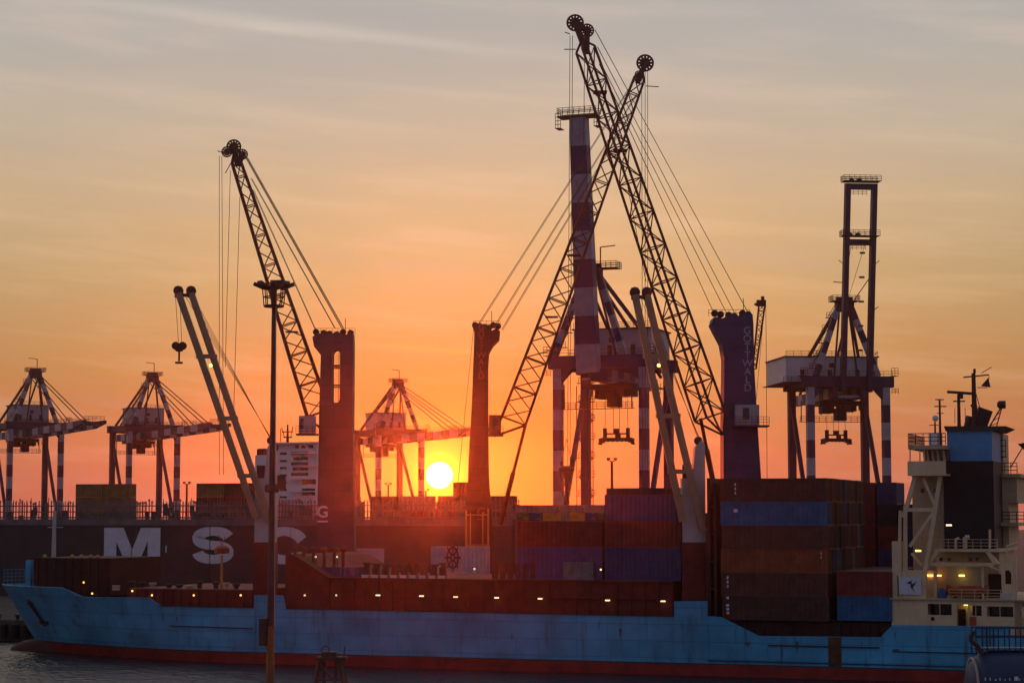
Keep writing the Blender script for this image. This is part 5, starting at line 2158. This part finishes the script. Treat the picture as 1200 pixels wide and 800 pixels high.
b.bx(SU_(193, VM), SU_(194.5, VM), -.05, .03, SZ_(647, 194, VM), SZ_(639, 194, VM))
b.build('draught_mark', M['letter_white'], msc)
# lashing stanchions and rails along the deck edge
random.seed(11)
b = MB()
ztop_ = SZ_(588, 300, VM)
for v_ in (.3, 4.0):
    uu = UM0
    k = 0
    while uu < UM1:
        hh = ztop_ + random.uniform(-.15, .5) + (.7 if k % 9 == 0 else 0)
        b.bx(uu - .065, uu + .065, v_, v_ + .12, ZM - .003, hh)
        if random.random() < .3:
            b.bx(uu - .16, uu + .16, v_ - .05, v_ + .18, hh - .45, hh - .2)
        if k % 7 == 3:
            b.bx(uu - .3, uu + .3, v_ + .2, v_ + .9, ZM, ZM + random.uniform(.6, 2.2))
        if random.random() < .07:
            b.bx(uu - .2, uu + .7, v_ + .3, v_ + .5, ZM + .6, hh - .9)
        uu += random.choice((.62, .62, .7, .9))
        k += 1
    for zz in (ztop_ - .75, ztop_ - 1.9):
        b.bx(UM0, UM1, v_ + .03, v_ + .13, zz, zz + .2)
    b.bx(UM0, UM1, v_ - .2, v_ + .9, ZM + .15 + v_ * .02, ZM + .35 + v_ * .02)
b.build('lashing_rail', M['msc_rail'], msc)
# accommodation block
b = MB()
vh = VM + 4


def mbox(b, px0, px1, py0, py1, v0, v1, mi=0):
    u0, z1 = sp(px0, py0, VM + v0)
    u1, z0 = sp(px1, py1, VM + v0)
    b.bx(u0, u1, v0, v1, z0, z1, mi)


mbox(b, 325, 372, 519, 609, 5, 13)
mbox(b, 299, 325, 533, 609, 6, 13)
ac = b.build('accommodation', M['white'], msc)
wins = [(a, c, 521.5, 525) for a, c in ((346, 351), (353, 358), (361, 367))]
wins += [(341 + (r_ % 2) * 2, 361, 529 + r_ * 6.2, 532.4 + r_ * 6.2) for r_ in range(5)] + [(354, 370, 560, 567), (354, 369, 572, 580)]
wins += [(328, 336, 530 + r_ * 8.5, 532.5 + r_ * 8.5) for r_ in range(8)]
for a, c, p0, p1 in wins:
    b = MB()
    mbox(b, a, c, p0, p1, 4.94, 4.995)
    b.build('window', M['glass'], ac)
b = MB()
mbox(b, 320, 373, 518, 519.2, 3.5, 13.5)
for py in (530, 545, 560, 575, 590):
    mbox(b, 338, 374, py, py + 1.0, 3.4, 4.99)
mbox(b, 370.5, 372, 520, 600, 3.5, 3.7)
b.build('balcony', M['white'], ac)
b = MB()
mbox(b, 329, 352, 585, 608, 4.5, 4.98)
b.build('stair_screen', M['sts_house'], ac)
b = MB()
u0, z0 = sp(337, 519, VM + 12)
b.tube((u0, 12, z0), (u0, 12, z0 + 3.6), .3, 8, r2=.15)
b.tube((u0 - 1.2, 12, z0 + 2.2), (u0 + 1.2, 12, z0 + 2.2), .12, 6)
b.tube((u0 - .7, 12, z0 + 1.2), (u0 - 1.3, 12, z0 + 3.0), .09, 5)
b.tube((u0 + .7, 12, z0 + 1.2), (u0 + 1.1, 12, z0 + 3.2), .09, 5)
b.tube((u0 - 1.5, 12, z0), (u0 - 1.5, 12, z0 + 2.8), .09, 5)
b.bx(u0 - .8, u0 + .9, 11.7, 12.3, z0 + 1.0, z0 + 1.25)
b.build('radar_mast', M['steel_red'], ac)
b = MB()
mbox(b, 301, 309, 526, 533.2, 10, 16)
b.bx(SU_(302, VM + 10), SU_(311, VM + 10), 9.5, 17, SZ_(527, 305, VM + 10), SZ_(525.4, 305, VM + 10))
b.build('funnel', M['steel_red'], msc)

# deck cargo of the dark ship
def deck_stack(px0, n_u, n_t, v0, c, lab, Lc=6.058, z0=None, grp='containers on the dark ship'):
    u0 = SU_(px0, VM + v0, 590)
    z0 = ZM - .9 if z0 is None else z0
    for i in range(n_u):
        for k in range(n_t):
            if isinstance(lab, list):
                l_ = lab[i * n_t + k]
            else:
                l_ = lab
            cc = c[(i * n_t + k) % len(c)]
            container(Lc, 2.591, cc, l_.replace('#', cc), s2w(u0 + i * (Lc + .25), VM + v0, z0 + k * 2.62), -SA, grp)


def lv(where, n_u, n_t):
    """labels for a small stack: bay and tier"""
    bay = [''] if n_u == 1 else ['left bay ', 'right bay ']
    tier = {1: [''], 2: ['lower', 'upper'], 3: ['bottom', 'middle', 'topmost'], 4: ['bottom', 'second', 'third', 'topmost']}[n_t]
    return [f'# container {where}, {bay[i]}{tier[k]}'.rstrip(', ') for i in range(n_u) for k in range(n_t)]


deck_stack(88.5, 2, 3, 9, ['olive yellow', 'olive yellow', 'olive yellow'], lv('in the olive block under the second gantry crane', 2, 3))
deck_stack(230, 2, 3, 9, ['brown', 'brown', 'olive yellow', 'brown', 'dark red', 'brown'], lv('in the brown block beside the forward deck crane', 2, 3))
deck_stack(434, 2, 2, 9, ['grey', 'brown', 'dark red', 'grey'], lv('left of the sun, under the third gantry crane', 2, 2))
deck_stack(513, 1, 2, 9, ['dark red', 'brown'], lv('just right of the sun on the dark ship', 1, 2))
deck_stack(531, 1, 3, 13, ['dark red', 'brown', 'dark red'], lv('behind the red tower crane', 1, 3))
deck_stack(565, 1, 2, 9, ['brown', 'dark red'], lv('between red tower crane and its cylinder', 1, 2))

# quay containers behind the feeder ship: grey row and the wheel-marked one
qz = 3.2
for i, (px0, c) in enumerate(((604, 'grey'), (655, 'grey'))):
    for k in range(5):
        v_ = 113
        container(7.7, 2.7, c, f'grey container behind the coloured skips, {"left" if i == 0 else "right"} column, {["bottom", "second from bottom", "middle", "second from top", "top"][k]}',
                  s2w(SU_(px0, v_, 590), v_, qz + k * 3.34), -SA, 'grey containers on the quay', 3.32 / 2.7)
# wheel container on the pier
pv_ = 31
pw = s2w(SU_(505, pv_, 650), pv_, 3.0)
zz1 = SZ_(640, 540, pv_)
zz0 = zz1 - 2.9
u0, u1 = SU_(505, pv_, 650), SU_(580, pv_, 650)
base = s2w(u0, pv_, 3.0)
k = 0
zc_ = 3.0
while zc_ + 2.9 < zz0 + .2:
    container(6.058, 2.591, 'dark red', f'dark red container under the wheel-marked one, {["bottom", "second", "third"][k]}', s2w(u0, pv_, zc_), -SA, 'containers on the pier', 2.88 / 2.591)
    zc_ += 2.9
    k += 1
wc = container(7.6, 2.9, 'light grey', 'pale grey container marked with a dark ship wheel emblem before the red tower crane', s2w(u0, pv_, zc_), -SA, 'containers on the pier', (zz1 - zc_) / 2.9)
wc['group'] = 'containers on the pier'
uc, zc2 = sp(530.5, 653, pv_ - .06)
cu_, ch_ = uc - u0, (zc2 - zc_)
hs_ = 1.0
b = MB()
s_ = (zz1 - zc_) / 2.9
zz = ch_ / s_
b.ring((cu_, -.06, zz), .78, .10, 24, 6, 'Y')
b.ring((cu_, -.06, zz), .26, .08, 14, 6, 'Y')
for k in range(8):
    a = math.pi / 4 * k
    b.bar((cu_ + .2 * math.cos(a), -.06, zz + .2 * math.sin(a)), (cu_ + 1.12 * math.cos(a), -.06, zz + 1.12 * math.sin(a)), .15, .08, up=(0, 1, 0))
b.build('wheel_emblem', M['emblem_red'], wc)
# light mast poles in the terminal
for px_, py_, Y_, h_, lab in ((219, 567, 560, 0, 'small twin-headed floodlight pole right of the second gantry crane'), (455, 568, 600, 0, 'small twin-headed floodlight pole between the legs of the third gantry crane'),
                              (717, 540, 420, 0, 'slim floodlight pole standing below the hanging spreader'), (499, 575, 610, 0, 'thin floodlight pole just left of the setting sun')):
    p = W(px_, py_, Y_)
    t = thing('light_pole', lab, 'light pole', (p.x, p.y, 3.5), 0, 'floodlight poles in the terminal', world=True)
    b = MB()
    b.tube((p.x, p.y, 3.5), p, .38, 8, r2=.25)
    b.build('pole', M['steel_red'], t)
    for s in (-1, 1):
        b = MB()
        b.bar(p + Vector((0, 0, -.1)), p + Vector((s * 1.0, 0, .25)), .25, .2)
        b.bx(p.x + s * .7 - .35, p.x + s * .7 + .35, p.y - .3, p.y + .3, p.z + .3, p.z + .65)
        b.build('lamp_head', M['steel_dark'], t)

# ------------------------------------------------------------------ near quay: high mast, trestle, tank
Yp = 150.0
pt, pb = W(322, 350, Yp), W(315.5, 800, Yp)
xm = (pt.x + pb.x) / 2
t = thing('floodlight_mast', 'tall grey floodlight mast with a lamp ring in front of the ships', 'floodlight mast', (xm, Yp, 3.0), 0, world=True)
zt_ = W(322, 356, Yp).z
zy = W(315, 733, Yp).z
b = MB()
b.tube((xm, Yp, zy), (xm, Yp, zt_), .27, 14, r2=.15)
pl = b.build('pole', M['pole'], t, smooth=True)
b = MB()
b.tube((xm, Yp, 3.0), (xm, Yp, zy - .003), .33, 14, r2=.28)
b.lathe((xm, Yp, 3.0), [(.8, 0), (.8, .15), (.5, .16)], 14)
b.build('pole_base', M['pole_yellow'], t, smooth=True)
b = MB()
b.tube((xm + .28, Yp - .1, zy), (xm + .17, Yp - .1, zt_), .04, 5)
b.build('cable_conduit', M['rim'], pl)
b = MB()
z0, z1 = W(307, 756, Yp).z, W(307, 725, Yp).z
b.bx(xm - .82, xm - .29, Yp - .3, Yp + .3, z0, z1)
b.bx(xm - .84, xm - .29, Yp - .33, Yp + .33, z1 + .003, z1 + .06)
b.build('switch_box', M['steel_dark'], t)
b = MB()
zc_ = W(322, 571, Yp).z
b.lathe((xm, Yp, zc_ - .35), [(.42, 0), (.55, .1), (.55, .5), (.42, .6)], 12)
b.bx(xm + .4, xm + 1.0, Yp - .25, Yp + .25, zc_ - .1, zc_ + .9)
b.build('winch_collar', M['steel_dark'], t)
b = MB()
zr = W(322, 337, Yp).z
for k in range(16):
    a0, a1 = 2 * math.pi * k / 16, 2 * math.pi * (k + 1) / 16
    for rr, z_ in ((.85, zr), (.55, zr), (.72, zr - 1.35), (.72, zr - .7)):
        b.tube((xm + rr * math.cos(a0), Yp + rr * math.sin(a0), z_), (xm + rr * math.cos(a1), Yp + rr * math.sin(a1), z_), .05, 5)
for k in range(8):
    a = 2 * math.pi * k / 8
    b.tube((xm + .72 * math.cos(a), Yp + .72 * math.sin(a), zr - 1.4), (xm + .85 * math.cos(a), Yp + .85 * math.sin(a), zr), .04, 4)
    b.tube((xm, Yp, zr), (xm + .85 * math.cos(a), Yp + .85 * math.sin(a), zr), .05, 4)
b.lathe((xm, Yp, zr - 1.45), [(.72, 0), (.72, .1)], 16)
rg = b.build('lamp_ring', M['steel_red'], t)
for k in range(8):
    a = 2 * math.pi * (k + .1) / 8
    b = MB()
    c = Vector((xm + 1.12 * math.cos(a), Yp + 1.12 * math.sin(a), zr + .12))
    d = Vector((math.cos(a), math.sin(a), 0))
    b.bar(c - d * .3 + Vector((0, 0, -.12)), c + d * .36 + Vector((0, 0, .16)), .45, .26)
    b.build('floodlight', M['steel_dark'], rg)
b = MB()
b.bx(xm + .1, xm + .7, Yp - .2, Yp + .2, zr + .05, zr + .55)
b.tube((xm, Yp, zt_ - .2), (xm, Yp, zr + .5), .22, 10)
b.build('mast_head', M['steel_dark'], t)

# dark mooring trestle on the near quay
Yt = 150.0
c = W(387, 764, Yt)
t = thing('mooring_trestle', 'small dark steel trestle with splayed legs before the red waterline', 'trestle', (c.x, Yt, 3.0), 0, world=True)
for s in (-1, 1):
    for y in (-.9, .9):
        b = MB()
        b.bar((c.x + s * .75, Yt + y * .4, c.z - .5), (c.x + s * 1.55, Yt + y, 3.0), .24, .24)
        b.build('leg', M['steel_dark'], t)
b = MB()
b.bx(c.x - .95, c.x + 1.2, Yt - .5, Yt + .5, c.z - .55, c.z - .3)
b.bx(c.x - .6, c.x + .5, Yt - .4, Yt + .4, c.z - .297, c.z + .05)
b.build('head_plate', M['steel_dark'], t)
b = MB()
for zz in (c.z - 1.9,):
    b.bar((c.x - 1.0, Yt - .55, zz), (c.x + 1.0, Yt - .55, zz), .16, .16)
    b.bar((c.x - .85, Yt - .45, c.z - .7), (c.x + 1.2, Yt - .7, zz - 1.0), .12, .12)
b.bar((c.x - .45, Yt, c.z - .55), (c.x - .35, Yt, 3.0), .3, .3)
b.bar((c.x + .45, Yt, c.z - .55), (c.x + .35, Yt, 3.0), .24, .24)
b.build('brace', M['steel_dark'], t)
b = MB()
b.tube((c.x + 1.0, Yt, c.z - .3), (c.x + 1.05, Yt, c.z + .45), .06, 6)
b.ring((c.x - .35, Yt, c.z + .2), .28, .05, 12, 5, 'Y')
b.build('hand_wheel', M['steel_dark'], t)

# dark blue tank at the right edge of the near quay
Yk = 140.0
c0 = W(1141, 764, Yk)
t = thing('fuel_tank', 'dark blue rounded tank with pale end rim and a row of white dashes', 'tank', (c0.x, Yk, 3.0), 0, world=True)
rr = 2.4
zc_ = c0.z - rr
x0 = c0.x


def rounded(rad, n=10, flat=1.2):
    pts = []
    for a0, cy, cz in ((90, flat, .0), (0, flat, -flat), (-90, -flat, -flat), (-180, -flat, 0)):
        for k in range(n + 1):
            a = R(a0 - 90 * k / n)
            pts.append((cy + rad * math.cos(a) * 1, cz + rad * math.sin(a)))
    return pts


def xprism(b, pts, xa, xb, mi=0):
    n = len(pts)
    vs = [(xa, Yk + 2 + y, zc_ + z_) for y, z_ in pts] + [(xb, Yk + 2 + y, zc_ + z_) for y, z_ in pts]
    b.add(vs, [tuple(range(n)), tuple(range(2 * n - 1, n - 1, -1))] + [(k, n + k, n + (k + 1) % n, (k + 1) % n) for k in range(n)], mi)


b = MB()
xa = x0 - .1
prof_ = [(0.0, 0.55), (.06, 1.0), (.22, 1.45), (.5, 1.85), (.95, 2.2), (1.5, 2.38), (2.2, 2.42), (9.5, 2.42), (9.8, 2.2)]
b.lathe((xa, Yk + 2, zc_), [(r_, h_) for h_, r_ in prof_], 28, 'X')
b.build('tank_shell', M['tank_blue'], t, smooth=True)
b = MB()
vs, fs = [], []
nn = 26
for k in range(nn + 1):
    a = R(100 - 200 * k / nn)
    for (dx, dr) in ((-.02, .02), (.16, .07)):
        h_, r_ = (.28, 1.6)
        vs.append((xa + h_ + dx - .22, Yk + 2 - (r_ + dr) * math.cos(a), zc_ + (r_ + dr) * math.sin(a)))
fs = [(2 * k, 2 * k + 1, 2 * k + 3, 2 * k + 2) for k in range(nn)]
b.ring((xa + .42, Yk + 2, zc_), 1.86, .10, 32, 6, 'X')
b.build('end_rim', M['rim'], t, smooth=True)
b = MB()
for k, (w_, h_) in enumerate(((.05, .2), (.05, .2), (.12, .08), (.05, .18), (.06, .1), (.05, .16), (.26, .26), (.05, .14), (.06, .2), (.2, .26), (.3, .2))):
    x = xa + .75 + k * .33
    z_ = zc_ + .55
    y_ = Yk + 2 - math.sqrt(2.42 ** 2 - .55 ** 2) - .02
    b.bx(x, x + w_, y_ - .03, y_ + .05, z_, z_ + h_)
b.build('white_marks', M['letter_white'], t)
b = MB()
zt_ = zc_ + 2.42
xr0, xr1 = W(1149, 740, Yk).x, W(1215, 740, Yk).x
zr = W(1160, 737, Yk).z
for k in range(6):
    x = xr0 + (xr1 - xr0) * k / 5
    b.tube((x, Yk + 1.4, zt_ - .3), (x, Yk + 1.4, zr), .05, 6)
    b.tube((x, Yk + 2.8, zt_ - .3), (x, Yk + 2.8, zr), .05, 6)
for z_ in (zr, zr - .6):
    b.tube((xr0, Yk + 1.4, z_), (xr1, Yk + 1.4, z_), .05, 6)
    b.tube((xr0, Yk + 2.8, z_), (xr1, Yk + 2.8, z_), .05, 6)
b.bar((xr0, Yk + 2, zt_ + .15), (xr1, Yk + 2, zt_ + .15), 1.5, .08)
b.build('top_railing', M['tank_blue'], t)
b = MB()
pp = [W(1150, 765, Yk + 1), W(1146, 757, Yk + 1), W(1138, 750, Yk + 1), W(1138, 744, Yk + 1), W(1141, 739, Yk + 1)]
b.path(pp, .17, 8)
for q_ in pp[1:-1]:
    b.ball(q_, .17, 8)
b.build('vent_pipe', M['steel_dark'], t, smooth=True)
b = MB()
for x in (xa + 2, xa + 7.5):
    b.bx(x, x + .6, Yk + .2, Yk + 3.8, 3.0, zc_ - 1.2)
b.build('saddle', M['concrete'], t)

# rubber fenders and bollards on the pier edge that shows past the bow
for k in range(4):
    u_ = SU_(-6 + k * 13, 28.4, 715)
    p = s2w(u_, 28.4, 0)
    t = thing('dock_fender', 'black rubber fender hung with chain on the pier face past the bow', 'fender', p, -SA, 'fenders on the pier face past the bow')
    b = MB()
    b.lathe((0, -.55, .5), [(.2, 0), (.55, .03), (.55, 1.9), (.2, 1.93)], 14)
    b.build('rubber_roll', M['rubber'], t, smooth=True)
    b = MB()
    b.path([(-.2, -.3, 2.4), (0, -.05, 3.05), (.2, -.3, 2.4)], .05, 5)
    b.build('chain', M['steel_dark'], t)
for k in range(2):
    u_ = SU_(1 + k * 22, 30, 705)
    t = thing('mooring_bollard', 'iron mooring bollard on the pier edge past the bow', 'bollard', s2w(u_, 29.6, 3.0), -SA, 'mooring bollards past the bow')
    b = MB()
    b.lathe((0, 0, 0), [(.45, 0), (.3, .1), (.28, .5), (.48, .62), (.45, .8), (.2, .86)], 12)
    b.build('bollard_post', M['steel_dark'], t, smooth=True)
